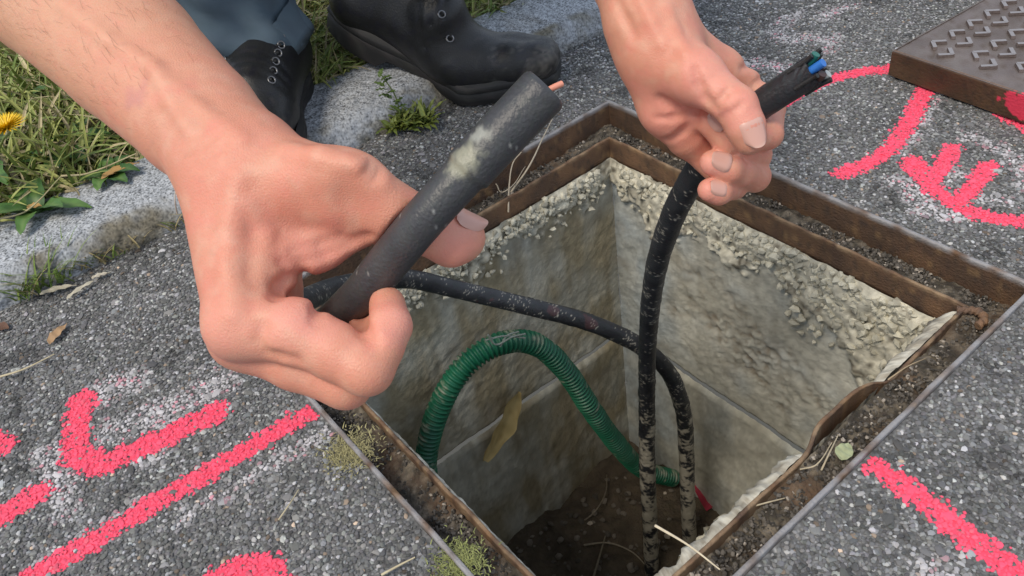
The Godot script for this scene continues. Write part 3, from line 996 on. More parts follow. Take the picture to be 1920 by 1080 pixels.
# ---------- cables ----------
func mud(p: Vector3, amount: float) -> float:
	return clampf(amount + n3(p, 38.0) * 0.9 + n3(p, 150.0) * 0.55, 0, 1)
const CR := 0.009
func build_cables() -> void:
	var km := vmat(0.45)
	bump(km, 0.05, 3, 91, 2.5, 16.0)
	var wm := vmat(0.4)
	# cable standing up from the pit into the left hand
	var right := base("cable", Vector3(0.0431, -0.5900, -0.0613))
	tag(right, "black muddy cable rising from pit, its frayed cut end in far hand", "cable", "black cables in the pit")
	var path := curve([Vector3(0.0423, -0.6000, -0.0589), Vector3(0.0463, -0.4794, -0.0716), Vector3(0.0452, -0.3549, -0.0670), Vector3(0.0466, -0.2258, -0.0596), Vector3(0.0438, -0.0816, -0.0257), Vector3(0.0408, 0.0521, 0.0304), Vector3(0.0453, 0.1382, 0.0723), Vector3(0.0538, 0.1938, 0.1022), Vector3(0.0615, 0.2169, 0.1126), Vector3(0.0751, 0.2362, 0.1184), Vector3(0.0868, 0.2480, 0.1228), Vector3(0.1005, 0.2600, 0.1282), Vector3(0.1117, 0.2704, 0.1338)], 0.0013)
	var mb := MB.new()
	var m := path.size()
	var mfac := func(p: Vector3) -> float: return mud(p, -0.42 + 1.15 * smoothstep(-0.04, -0.42, p.y))
	mb.tube(path, func(k, a):
		var q: float = mfac.call(path[k] + Vector3(a * 0.003, 0, 0))
		var r := CR + q * 0.0012 + n3(path[k], 60.0) * 0.0003
		if k > m - 9: r += 0.0006 * sin(a * 2.4 + k)
		return r, 36,
		func(k, a, p):
			var q: float = mfac.call(p)
			var c := Color(0.012, 0.013, 0.016).lerp(Color(0.035, 0.037, 0.042), 0.5 + 0.5 * n3(p, 50.0))
			c = c.lerp(Color(0.36, 0.33, 0.27), smoothstep(0.45, 0.8, q))
			if n3(p, 420.0) + n3(p, 45.0) * 0.6 > 0.62: c = c.lerp(Color(0.40, 0.37, 0.31), 0.8)
			return c)
	shift(mb, right.position)
	put(mb, "jacket", km, right)
	var tip := path[m - 1]
	var ax := (path[m - 1] - path[m - 10]).normalized()
	var sx := ax.cross(Vector3.UP).normalized()
	var sy := sx.cross(ax)
	var cols := [Color(0.03, 0.17, 0.55), Color(0.015, 0.13, 0.10), Color(0.015, 0.015, 0.017), Color(0.015, 0.015, 0.017), Color(0.45, 0.46, 0.44), Color(0.06, 0.03, 0.025), Color(0.02, 0.02, 0.022)]
	for k in 7:
		var th := TAU * k / 6.0 + 0.5
		var rr := 0.0056 if k < 6 else 0.0
		var o := (sx * cos(th) + sy * sin(th)) * rr
		var ln: float = [0.0085, 0.0055, 0.004, 0.003, 0.004, 0.003, 0.005][k]
		var t2 := MB.new()
		var cc: Color = cols[k]
		t2.tube(curve([tip + o - ax * 0.012, tip + o, tip + o * 1.15 + ax * ln * 0.6, tip + o * 1.25 + ax * ln + Vector3(0, 0.001 * (k % 3), 0)], 0.0012), func(a, b): return 0.0025, 10, func(a, b, p): return cc * (1.0 + 0.3 * n3(p, 300.0)))
		shift(t2, right.position)
		put(t2, "core_tube", wm, right)
	# frayed strips of the jacket
	for k in 5:
		var th := TAU * k / 5.0
		var o := (sx * cos(th) + sy * sin(th)) * 0.0088
		var t3 := MB.new()
		t3.tube(curve([tip + o - ax * 0.012, tip + o, tip + o * 1.1 + ax * (0.003 + 0.002 * (k % 3))], 0.0015), func(a, b): return 0.0015, 6, func(a, b, p): return Color(0.02, 0.02, 0.023))
		shift(t3, right.position)
		put(t3, "frayed_strip", km, right)
	# cable looping out of the pit and back up through the right fist
	var left := base("cable", Vector3(0.1063, -0.5900, -0.0959))
	tag(left, "black cable arching out of the pit into near fist, thick cut end up", "cable", "black cables in the pit")
	var p2 := curve([Vector3(0.1071, -0.6000, -0.0931), Vector3(0.1035, -0.4780, -0.0926), Vector3(0.1011, -0.3714, -0.0923), Vector3(0.0945, -0.2753, -0.0829), Vector3(0.0757, -0.1966, -0.0783), Vector3(0.0395, -0.1391, -0.0752), Vector3(-0.0096, -0.0943, -0.0743), Vector3(-0.0620, -0.0593, -0.0715), Vector3(-0.1360, -0.0147, -0.0704), Vector3(-0.1754, 0.0237, -0.0508), Vector3(-0.2190, 0.0766, 0.0093), Vector3(-0.2375, 0.1318, 0.0937), Vector3(-0.2165, 0.1912, 0.1878), Vector3(-0.1817, 0.2329, 0.2377), Vector3(-0.1479, 0.2746, 0.2664), Vector3(-0.1277, 0.2963, 0.2701), Vector3(-0.1089, 0.3150, 0.2711), Vector3(-0.0806, 0.3345, 0.2622), Vector3(-0.0521, 0.3525, 0.2519)], 0.0013)
	var m2 := p2.size()
	var spot := Vector3(-0.0890, 0.3374, 0.2702)
	var ax_s := (Vector3(-0.0521, 0.3525, 0.2519) - Vector3(-0.1089, 0.3150, 0.2711)).normalized()
	var spot2 := Vector3(-0.0810, 0.3446, 0.2653)
	var mf2 := func(p: Vector3) -> float: return mud(p, -0.40 + 1.15 * smoothstep(-0.06, -0.42, p.y) + 0.10 * smoothstep(0.12, 0.0, p.y) - 0.35 * smoothstep(0.15, 0.22, p.y))
	mb = MB.new()
	var end2 := p2[m2 - 1]
	mb.tube(p2, func(k, a):
		var q: float = mf2.call(p2[k] + Vector3(a * 0.003, 0, 0))
		var r := CR + q * 0.0011 + 0.0013 * smoothstep(0.047, 0.0455, p2[k].distance_to(end2))
		if k == m2 - 1: r -= 0.0014
		elif k == m2 - 2: r -= 0.0003
		return r, 40,
		func(k, a, p):
			var q: float = mf2.call(p)
			var c := Color(0.013, 0.014, 0.016).lerp(Color(0.04, 0.042, 0.046), 0.5 + 0.5 * n3(p, 45.0))
			if p.y > 0.2: c = Color(0.040, 0.042, 0.046).lerp(Color(0.062, 0.062, 0.062), 0.5 + 0.5 * n3(p, 60.0))
			c = c.lerp(Color(0.36, 0.33, 0.27), smoothstep(0.45, 0.8, q))
			if p.y < 0.12 and n3(p, 420.0) + n3(p, 45.0) * 0.6 > 0.58: c = c.lerp(Color(0.40, 0.37, 0.31), 0.8)
			if p.y < 0.02 and p.y > -0.1 and n3(p, 24.0) > 0.3: c = c.lerp(Color(0.15, 0.05, 0.05), 0.3)
			# dried cement smear
			var rel: Vector3 = p - spot
			var al2: float = rel.dot(ax_s)
			var d: float = (rel - ax_s * al2 * 0.45).length() / 0.0062 + n3(p, 120.0) * 0.35 + n3(p, 300.0) * 0.3
			if d < 1.0: c = c.lerp(Color(0.30, 0.29, 0.21), clampf((1.0 - d) * 1.6, 0, 0.9))
			d = (p - spot2).length() / 0.0045 + n3(p, 160.0) * 0.8
			if d < 1.0: c = c.lerp(Color(0.30, 0.30, 0.26), clampf((1.0 - d) * 1.6, 0, 0.9))
			if p.y > 0.2 and n3(p, 500.0) + n3(p, 40.0) * 0.7 > 0.8: c = c.lerp(Color(0.30, 0.30, 0.28), 0.7)
			return c, false)
	shift(mb, left.position)
	put(mb, "jacket", km, left)
	var ax2 := (p2[m2 - 1] - p2[m2 - 12]).normalized()
	var s2 := ax2.cross(Vector3.UP).normalized()
	var y2 := s2.cross(ax2)
	var cap := MB.new()
	for k in 28:
		var a0 := TAU * k / 28.0
		var a1 := TAU * (k + 1) / 28.0
		var e0 := s2 * cos(a0) + y2 * sin(a0)
		var e1 := s2 * cos(a1) + y2 * sin(a1)
		cap.quad(end2 + e0 * 0.0089, end2 + e1 * 0.0089, end2 - ax2 * 0.001 + e1 * 0.007, end2 - ax2 * 0.001 + e0 * 0.007, Color(0.05, 0.05, 0.052))
		cap.tri(end2 - ax2 * 0.001 + e0 * 0.007, end2 - ax2 * 0.001 + e1 * 0.007, end2 - ax2 * 0.001, Color(0.02, 0.02, 0.02))
	shift(cap, left.position)
	put(cap, "cut_face", km, left)
	var ot := MB.new()
	ot.tube(curve([Vector3(-0.0509, 0.3512, 0.2516), Vector3(-0.0482, 0.3518, 0.2511), Vector3(-0.0454, 0.3518, 0.2498)], 0.0008), func(a, b): return 0.0013, 10, func(a, b, p): return Color(0.75, 0.30, 0.20))
	shift(ot, left.position)
	put(ot, "fibre_tube", wm, left)
	# green corrugated conduit
	var gm := vmat(0.45)
	var con := base("corrugated_conduit", Vector3(-0.2085, -0.2342, -0.0324))
	tag(con, "green corrugated conduit arching along the dark pit wall", "conduit")
	var p3 := curve([Vector3(-0.2221, -0.3086, -0.0712), Vector3(-0.2115, -0.2570, -0.0733), Vector3(-0.1858, -0.1993, -0.0850), Vector3(-0.1490, -0.1561, -0.1004), Vector3(-0.1074, -0.1477, -0.1188), Vector3(-0.0668, -0.1727, -0.1354), Vector3(-0.0349, -0.2334, -0.1440), Vector3(-0.0096, -0.3118, -0.1460), Vector3(0.0227, -0.4149, -0.1620), Vector3(0.0607, -0.5096, -0.1793), Vector3(0.1093, -0.5677, -0.1951)], 0.002)
	p3 = resample(p3, 0.0008)
	mb = MB.new()
	mb.tube(p3, func(k, a): return 0.0122 + 0.0014 * (1.0 + 0.5 * n3(p3[k], 30.0)) * clampf(sin(k * 0.0008 / 0.0060 * TAU) * 1.6, -1, 1), 22,
		func(k, a, p):
			var g := 0.5 + 0.5 * n3(p, 30.0)
			var c := Color(0.008, 0.085, 0.045).lerp(Color(0.014, 0.15, 0.078), g)
			var q := mud(p, 0.0)
			var rid := sin(k * 0.0008 / 0.0060 * TAU)
			if a > 3 and a < 14 and rid > -0.2: q += 0.28
			c = c.lerp(Color(0.27, 0.28, 0.21), smoothstep(0.35, 0.85, q) * 0.8)
			return c)
	shift(mb, con.position)
	put(mb, "pipe", gm, con)
	var tie := MB.new()
	for q in [[Vector3(-0.1137, -0.1063, -0.0934), Vector3(-0.1075, -0.1240, -0.0950), Vector3(-0.0892, -0.1264, -0.1044), Vector3(-0.0742, -0.1357, -0.1152)], [Vector3(-0.1177, -0.1132, -0.0932), Vector3(-0.0974, -0.1198, -0.1014), Vector3(-0.0750, -0.1405, -0.1135)], [Vector3(-0.1036, -0.1320, -0.0987), Vector3(-0.0946, -0.1223, -0.1032), Vector3(-0.0813, -0.1285, -0.1130)]]:
		tie.tube(curve(q, 0.002), func(a, b): return 0.0011, 6, func(a, b, p): return Color(0.28, 0.31, 0.27))
	shift(tie, con.position)
	put(tie, "wire_tie", wm, con)
	# red strip on the pit floor
	var rb := MB.new()
	var pts := []
	var rc := []
	for k in 14:
		var t := k / 13.0
		var a: Vector3 = Vector3(0.1363, -0.5750, -0.1915).lerp(Vector3(0.1540, -0.5830, -0.1433), t) + Vector3(0, 0.006 * sin(t * 5.0) + 0.006, 0)
		for j in 3:
			pts.append(a + Vector3(0.010 * (j - 1), 0.003 * absf(j - 1), -0.006 * (j - 1)))
			rc.append(Color(0.34, 0.035, 0.06) * (1.0 + 0.4 * n3(a + Vector3(j, 0, 0), 60.0)))
	rb.grid(pts, rc, 3, 14, true)
	var rt := put(rb, "warning_tape", wm)
	tag(rt, "scrap of red warning tape on the pit floor behind the cables", "tape")

func shift(mb: MB, o: Vector3) -> void:
	for k in mb.v.size(): mb.v[k] -= o

# ---------- plants and litter ----------
func blade(mb: MB, at: Vector3, dir: Vector3, ln: float, wd: float, droop: float, col: Color, segs := 5) -> void:
	var side := dir.cross(Vector3.UP).normalized()
	if side.length() < 0.5: side = Vector3.RIGHT
	var p := at
	var d := dir.normalized()
	var prev_l := p - side * wd * 0.5
	var prev_r := p + side * wd * 0.5
	var prev_c := p
	for k in segs:
		var t := (k + 1.0) / segs
		d = (d + Vector3(0, -droop / segs, 0)).normalized()
		p += d * ln / segs
		var w := wd * 0.5 * (1.0 - t * t)
		var up := side.cross(d).normalized()
		var l := p - side * w + up * w * 0.4
		var r := p + side * w + up * w * 0.4
		var c2 := col * (0.9 + 0.2 * t)
		mb.quad(prev_l, prev_c, p, l, c2)
		mb.quad(prev_c, prev_r, r, p, c2)
		prev_l = l; prev_r = r; prev_c = p
func leaf(at: Vector3, dir: Vector3, ln: float, wd: float, droop: float, col: Color, toothed := 0.0) -> MB:
	var mb := MB.new()
	var side := dir.cross(Vector3.UP).normalized()
	var p := at
	var d := dir.normalized()
	var pts := []
	var cols := []
	var n := 11
	for k in n:
		var t := k / (n - 1.0)
		var w := wd * 0.5 * (pow(sin(PI * pow(t, 0.75)), 0.8) + 0.06)
		w *= 1.0 - toothed * (0.5 + 0.5 * sin(t * 26.0))
		var up := side.cross(d).normalized()
		for j in 5:
			var s := (j - 2) / 2.0
			pts.append(p + side * s * w + up * (absf(s) * w * 0.28 + 0.0008 * sin(t * 19.0 + j)))
			cols.append(col.lerp(Color(0.16, 0.24, 0.07), 0.55 if j == 2 else 0.0) * (1.0 + 0.25 * n3(p + side * s * w, 120.0)))
		d = (d + Vector3(0, -droop / n, 0)).normalized()
		p += d * ln / (n - 1)
	mb.grid(pts, cols, 5, n, true)
	return mb
func in_view_soil(a: float, b: float) -> Vector3:
	var p := KP + K * a + KN * b
	p.y = 0.018 + n3(p, 7.0) * 0.012 + minf(b - 0.128, 0.1) * 0.1
	return p

func build_plants() -> void:
	var gm := vmat(0.6)
	gm.backlight_enabled = true
	gm.backlight = Color(0.16, 0.2, 0.06)
	gm.cull_mode = BaseMaterial3D.CULL_DISABLED
	var meshes := []
	for k in 6:
		var mb := MB.new()
		blade(mb, Vector3.ZERO, Vector3(0.25 + 0.12 * k, 1.0, 0.1 * k - 0.2), 1.0, 0.05 + 0.008 * k, 0.7 + 0.35 * k, Color.WHITE, 6)
		meshes.append(mb.mesh(gm))
	var ts := [[], [], [], [], [], []]
	var cc := [[], [], [], [], [], []]
	for k in 62000:
		var a := rng.randf_range(-1.0, 1.0)
		var b := 0.124 + pow(rng.randf(), 1.15) * 0.95
		var p := in_view_soil(a, b)
		var den := n3(p, 8.0)
		if den < -0.25 and rng.randf() < 0.75: continue
		var ln := rng.randf_range(0.035, 0.10) * (1.0 + 0.4 * den)
		if b < 0.155: ln *= 0.7
		var q := rng.randi() % 6
		var t := Transform3D(Basis(Vector3.UP, rng.randf() * TAU) * Basis(Vector3.RIGHT, rng.randfn() * 0.45), p).scaled_local(Vector3(ln, ln, ln) * Vector3(1, rng.randf_range(0.6, 1.1), 1))
		var c := Color(0.12, 0.19, 0.035).lerp(Color(0.39, 0.40, 0.12), rng.randf())
		var dry := rng.randf()
		if dry < 0.27: c = Color(0.50, 0.42, 0.24) * rng.randf_range(0.6, 1.1)
		ts[q].append(t); cc[q].append(c)
	var lawn := base("grass_verge")
	tag(lawn, "long tangled grass with dry stalks behind the granite kerb", "grass", "", "stuff")
	for k in 6: multi("blades", meshes[k], ts[k], cc[k], lawn)
	# broad-leaved weeds
	var lm := vmat(0.5)
	lm.backlight_enabled = true
	lm.backlight = Color(0.1, 0.15, 0.04)
	lm.cull_mode = BaseMaterial3D.CULL_DISABLED
	var spots := [
		[Vector3(-0.6818, 0.0300, -0.3814), 9, 0.115, 0.034, "dandelion", "leafy dandelion with one yellow flower at left edge of picture"],
		[Vector3(-0.5852, 0.0300, -0.2730), 8, 0.075, 0.022, "leafy_weed", "small dark green weed hanging over kerb at the left"],
		[Vector3(-0.5953, 0.0300, -0.4017), 8, 0.07, 0.026, "leafy_weed", "broad leaved weed in the grass beside the forearm"],
		[Vector3(-0.5187, 0.0300, -0.3225), 7, 0.05, 0.020, "leafy_weed", "low weed between kerb and grass just under the forearm"],
		[Vector3(-0.7066, 0.0300, -0.5432), 8, 0.08, 0.026, "leafy_weed", "upper broad leaved weed behind the yellow flower"]]
	for s in spots:
		var at: Vector3 = s[0]
		var w := base(s[4], at)
		tag(w, s[5], "weed" if s[4] == "leafy_weed" else "dandelion", "weeds along the kerb")
		for k in s[1]:
			var th: float = TAU * k / s[1] + rng.randf_range(-0.3, 0.3)
			var c := Color(0.035, 0.10, 0.018).lerp(Color(0.085, 0.18, 0.035), rng.randf())
			var l := leaf(Vector3.ZERO, Vector3(cos(th), rng.randf_range(0.5, 1.3), sin(th)), s[2] * rng.randf_range(0.7, 1.1), s[3], rng.randf_range(0.9, 1.6), c, 0.35 if s[4] == "dandelion" else 0.12)
			put(l, "leaf", lm, w)
		if s[4] == "dandelion":
			var head: Vector3 = Vector3(-0.5978, 0.1113, -0.3250) - at
			var st := MB.new()
			st.tube(curve([Vector3.ZERO, head * 0.6 + Vector3(0.01, 0.01, 0), head - Vector3(0, 0.006, 0)], 0.006), func(a, b): return 0.0014, 8, func(a, b, p): return Color(0.16, 0.2, 0.06))
			put(st, "flower_stem", lm, w)
			var fl := MB.new()
			for k in 130:
				var th := k * 2.399
				var r := sqrt(k / 130.0)
				var dr := Vector3(cos(th), 0.35 + 1.2 * (1.0 - r), sin(th)).normalized()
				blade(fl, head + Vector3(cos(th), 0, sin(th)) * r * 0.002, dr, 0.018 + 0.006 * r, 0.0034, 0.3, Color(0.85, 0.56, 0.012) * rng.randf_range(0.85, 1.05), 3)
			put(fl, "flower_head", lm, w)
	# weed growing in the joint at the kerb
	var kw := base("kerb_weed", Vector3(-0.1685, 0.0000, -0.3791) - KN * 0.004)
	tag(kw, "small yellowish green weed growing at kerb foot under the boot", "weed", "weeds along the kerb")
	for k in 120:
		var th := rng.randf() * TAU
		var c := Color(0.10, 0.13, 0.022).lerp(Color(0.22, 0.25, 0.05), rng.randf())
		var o := Vector3(rng.randf_range(-0.026, 0.026), 0, rng.randf_range(-0.012, 0.012))
		put(leaf(o, Vector3(cos(th) * 0.7, rng.randf_range(0.6, 1.4), sin(th) * 0.7 + 0.25), rng.randf_range(0.014, 0.036), rng.randf_range(0.004, 0.0075), 0.8, c), "leaf", lm, kw)
	var stalk := MB.new()
	var top: Vector3 = Vector3(-0.1875, 0.0694, -0.3813) - kw.position
	stalk.tube(curve([Vector3(-0.012, 0, 0), top * 0.5 + Vector3(0, 0.004, 0), top], 0.006), func(a, b): return 0.0009, 6, func(a, b, p): return Color(0.13, 0.17, 0.05))
	put(stalk, "stalk", lm, kw)
	for k in 12:
		var th := rng.randf() * TAU
		put(leaf((top * (0.3 + 0.06 * k)) + Vector3(-0.004, 0, 0), Vector3(cos(th), 0.7, sin(th)), 0.015, 0.006, 0.6, Color(0.09, 0.14, 0.03)), "leaf", lm, kw)
	# grass tufts in the joint between kerb and asphalt
	for q in [[Vector3(-0.5698, 0.0000, -0.1692), 75, 0.055, "green grass tuft in the kerb joint at far left", 0.06], [Vector3(-0.5250, 0.0000, -0.1996), 60, 0.028, "low brownish grass tuft in kerb joint beside green tuft", 0.5], [Vector3(-0.4869, 0.0000, -0.2140), 30, 0.022, "sparse dry grass tuft in kerb joint left of the wrist", 0.6], [Vector3(-0.4369, 0.0000, -0.2434), 22, 0.026, "few pale stalks in the kerb joint right beside the wrist", 0.7]]:
		var tf := MB.new()
		for k in q[1]:
			var o := K * rng.randfn() * 0.014 + KN * rng.randfn() * 0.005
			var th := rng.randf() * TAU
			var c := Color(0.09, 0.16, 0.02).lerp(Color(0.20, 0.26, 0.05), rng.randf())
			if rng.randf() < q[4]: c = Color(0.36, 0.29, 0.14) * rng.randf_range(0.7, 1.1)
			blade(tf, o, Vector3(cos(th) * 0.55, 1, sin(th) * 0.55), q[2] * rng.randf_range(0.5, 1.2), 0.0024, 0.9, c)
		var n := base("grass_tuft", q[0])
		put(tf, "blades", gm, n)
		tag(n, q[3], "grass tuft", "grass tufts in the kerb joint")
	# moss cushions on the asphalt at the frame
	for q in [[Vector3(-0.2292, 0.0000, 0.1182), 1100, 0.0135, Color(0.30, 0.27, 0.13), "pale dry moss clump at frame edge below the fist"], [Vector3(-0.1484, 0.0000, 0.2341), 900, 0.012, Color(0.22, 0.24, 0.08), "greenish moss clump at frame edge on the bottom border"]]:
		var mm := MB.new()
		for k in q[1]:
			var o: Vector3 = Vector3(rng.randfn(), 0, rng.randfn()) * q[2] * 0.75
			o.y = -0.003
			var th := rng.randf() * TAU
			blade(mm, o, Vector3(cos(th), 1.1, sin(th)), rng.randf_range(0.002, 0.0055), 0.0009, 0.6, (q[3] as Color) * rng.randf_range(0.5, 1.35), 2)
		var n2 := base("moss_clump", q[0])
		put(mm, "moss_fronds", gm, n2)
		tag(n2, q[4], "moss", "moss clumps at the frame")

func straw(label: String, pts: Array, r: float, col := Color(0.50, 0.43, 0.28)) -> void:
	var mb := MB.new()
	var path := curve(pts, 0.004)
	var m := path.size()
	mb.tube(path, func(k, a): return r * (1.0 - 0.55 * k / m), 6, func(k, a, p): return col * (1.0 + 0.3 * n3(p, 150.0)))
	var o: Vector3 = pts[0]
	shift(mb, o)
	var n := base("straw", o)
	put(mb, "stalk", vmat(0.7), n)
	tag(n, label, "straw", "dry straws around the pit")
func flake(label: String, at: Vector3, dir: Vector3, ln: float, wd: float, col: Color, called := "dry_leaf") -> void:
	var l := leaf(Vector3.ZERO, dir, ln, wd, 0.35, col)
	for k in l.c.size(): l.c[k] = col * (1.0 + 0.3 * n3(l.v[k], 200.0))
	var mt := vmat(0.8)
	mt.cull_mode = BaseMaterial3D.CULL_DISABLED
	var n := base(called, at)
	put(l, "leaf_blade", mt, n)
	tag(n, label, "dry leaf", "dry leaf scraps on the ground")
func build_litter() -> void:
	straw("long pale straw lying across near right frame edge over the pit", [Vector3(-0.0123, 0.0040, 0.2362), Vector3(0.0061, 0.0000, 0.2528), Vector3(0.0205, 0.0040, 0.2764)], 0.0011, Color(0.62, 0.53, 0.38))
	straw("forked dry stalk rising at the far left frame edge", [Vector3(-0.0689, -0.0350, -0.2069), Vector3(-0.0621, -0.0120, -0.2274), Vector3(-0.0538, 0.0040, -0.2439), Vector3(-0.0424, 0.0120, -0.2497)], 0.0011, Color(0.46, 0.39, 0.29))
	straw("longer dry stalk slanting over the far left frame edge", [Vector3(-0.0619, -0.0200, -0.2231), Vector3(-0.0390, 0.0040, -0.2279), Vector3(-0.0142, 0.0060, -0.2816), Vector3(0.0029, 0.0060, -0.3202)], 0.0012, Color(0.46, 0.39, 0.29))
	straw("short dry twig across the far left frame ledge", [Vector3(-0.0767, -0.0180, -0.2410), Vector3(-0.0677, -0.0100, -0.2124), Vector3(-0.0404, -0.0100, -0.2536)], 0.0008, Color(0.40, 0.34, 0.25))
	straw("thin straw on the asphalt left of the fist", [Vector3(-0.5664, 0.0030, -0.0396), Vector3(-0.5429, 0.0030, -0.0449), Vector3(-0.5172, 0.0040, -0.0573)], 0.0012)
	straw("short straw on asphalt between long pink line and moss", [Vector3(-0.2802, 0.0020, 0.1749), Vector3(-0.2718, 0.0030, 0.1618), Vector3(-0.2669, 0.0020, 0.1505)], 0.0007)
	straw("straw on the asphalt at bottom edge left of the frame", [Vector3(-0.2028, 0.0020, 0.2352), Vector3(-0.1887, 0.0030, 0.2304), Vector3(-0.1791, 0.0020, 0.2263)], 0.0010)
	straw("thin straw on earth of near right frame ledge", [Vector3(0.1200, -0.0200, 0.2008), Vector3(0.1294, -0.0150, 0.1910), Vector3(0.1445, -0.0200, 0.1726)], 0.0008, Color(0.45, 0.38, 0.26))
	straw("second thin straw crossing near right frame ledge", [Vector3(0.1057, -0.0200, 0.1967), Vector3(0.1167, -0.0160, 0.1982), Vector3(0.1362, -0.0180, 0.1801)], 0.0007, Color(0.45, 0.38, 0.26))
	straw("short straw low on the near right frame ledge", [Vector3(0.0631, -0.0250, 0.2171), Vector3(0.0744, -0.0220, 0.2178), Vector3(0.0879, -0.0240, 0.2156)], 0.0008, Color(0.45, 0.38, 0.26))
	straw("slender straw by the inner rim near right corner", [Vector3(0.2026, -0.0200, 0.1294), Vector3(0.2200, -0.0160, 0.1232), Vector3(0.2402, -0.0200, 0.1147)], 0.0007, Color(0.38, 0.29, 0.18))
	straw("curved pale root on the pit floor in front", [Vector3(-0.0430, -0.5750, -0.1150), Vector3(-0.0089, -0.5680, -0.1072), Vector3(0.0216, -0.5700, -0.0876), Vector3(0.0399, -0.5750, -0.0590)], 0.0016, Color(0.26, 0.22, 0.16))
	straw("thin dark root on the pit floor by the conduit", [Vector3(-0.0401, -0.5780, -0.1543), Vector3(-0.0177, -0.5700, -0.1630), Vector3(0.0043, -0.5700, -0.1918), Vector3(0.0141, -0.5780, -0.2304)], 0.0014, Color(0.18, 0.15, 0.11))
	straw("straight stick on the pit floor at bottom edge", [Vector3(-0.0401, -0.5750, -0.0607), Vector3(-0.0236, -0.5700, -0.0923), Vector3(-0.0099, -0.5750, -0.1234)], 0.0018, Color(0.20, 0.17, 0.12))
	straw("pale stalk across kerb below the forearm", [Vector3(-0.6151, 0.0500, -0.2425), Vector3(-0.5877, 0.0450, -0.2580), Vector3(-0.5625, 0.0500, -0.3120)], 0.0013, Color(0.5, 0.42, 0.24))
	straw("dry stalk lying on the grass edge under forearm", [Vector3(-0.5625, 0.0500, -0.3120), Vector3(-0.5352, 0.0450, -0.3163), Vector3(-0.4808, 0.0500, -0.3331)], 0.0013, Color(0.5, 0.42, 0.24))
	straw("pale stalk standing beside the wrist at kerb", [Vector3(-0.4197, 0.0300, -0.2222), Vector3(-0.4129, 0.0500, -0.2167), Vector3(-0.4096, 0.0600, -0.2261)], 0.0009, Color(0.55, 0.42, 0.32))
	flake("pale brown dry leaf on the asphalt left of fist", Vector3(-0.5299, 0.0010, -0.0774), Vector3(0.3, 0.12, -1), 0.03, 0.011, Color(0.38, 0.24, 0.13))
	flake("dark brown leaf scrap at left edge of picture", Vector3(-0.5974, 0.0010, -0.1201), Vector3(1, 0.1, 0.4), 0.016, 0.011, Color(0.14, 0.075, 0.05))
	flake("cream leaf scrap at foot of green grass tuft", Vector3(-0.5924, 0.0040, -0.1682), Vector3(1, 0.15, 0.35), 0.028, 0.007, Color(0.52, 0.47, 0.36))
	flake("cream leaf scrap right of green grass tuft", Vector3(-0.5630, 0.0030, -0.1579), Vector3(1, 0.1, -0.25), 0.036, 0.008, Color(0.50, 0.45, 0.34))
	flake("curled cream leaf scrap on asphalt near brownish tuft", Vector3(-0.5313, 0.0020, -0.1437), Vector3(0.9, 0.2, -0.9), 0.036, 0.006, Color(0.50, 0.46, 0.36))
	flake("small cream leaf scrap below the brownish tuft", Vector3(-0.5124, 0.0020, -0.1712), Vector3(1, 0.1, -0.4), 0.018, 0.006, Color(0.55, 0.50, 0.40))
	flake("ochre dry leaf on the kerb beside forearm", Vector3(-0.5197, 0.0400, -0.3077), Vector3(1, 0.2, -0.55), 0.045, 0.014, Color(0.42, 0.25, 0.09))
	flake("small ochre leaf scrap on the kerb near dandelion", Vector3(-0.5950, 0.0400, -0.2724), Vector3(1, 0.2, 0.1), 0.018, 0.010, Color(0.45, 0.28, 0.10))
	flake("pale green leaf scrap on the near right frame ledge", Vector3(0.1377, -0.0220, 0.1934), Vector3(0.8, 0.25, -0.9), 0.017, 0.012, Color(0.36, 0.40, 0.24))
	var wl := MB.new()
	var pts := []
	var cols := []
	var la := Vector3(-0.1559, -0.3616, -0.1316)
	var lb := Vector3(-0.0949, -0.2869, -0.1708)
	var sd := (lb - la).normalized().cross(UX)
	for k in 15:
		var t := k / 14.0
		for j in 7:
			var s := (j - 3) / 3.0
			var w := 0.019 * pow(sin(PI * (0.04 + 0.92 * t)), 0.7) * (1.0 + 0.15 * sin(t * 17.0))
			var p := la.lerp(lb, t) + sd * (s * w + 0.004 * sin(t * 4.0)) + UX * (0.002 + 0.004 * s * s + 0.0015 * sin(t * 9.0 + s * 3.0))
			pts.append(p - la)
			cols.append(Color(0.72, 0.55, 0.25).lerp(Color(0.5, 0.34, 0.12), clampf(0.3 + n3(p, 70.0), 0, 1)) * (0.9 if j == 3 else 1.0))
	wl.grid(pts, cols, 7, 15)
	var lm := vmat(0.8)
	lm.cull_mode = BaseMaterial3D.CULL_DISABLED
	var wn := base("dry_leaf", la)
	put(wl, "leaf_blade", lm, wn)
	tag(wn, "ochre leaf stuck on the dark pit wall under conduit", "dry leaf", "dry leaf scraps on the ground")

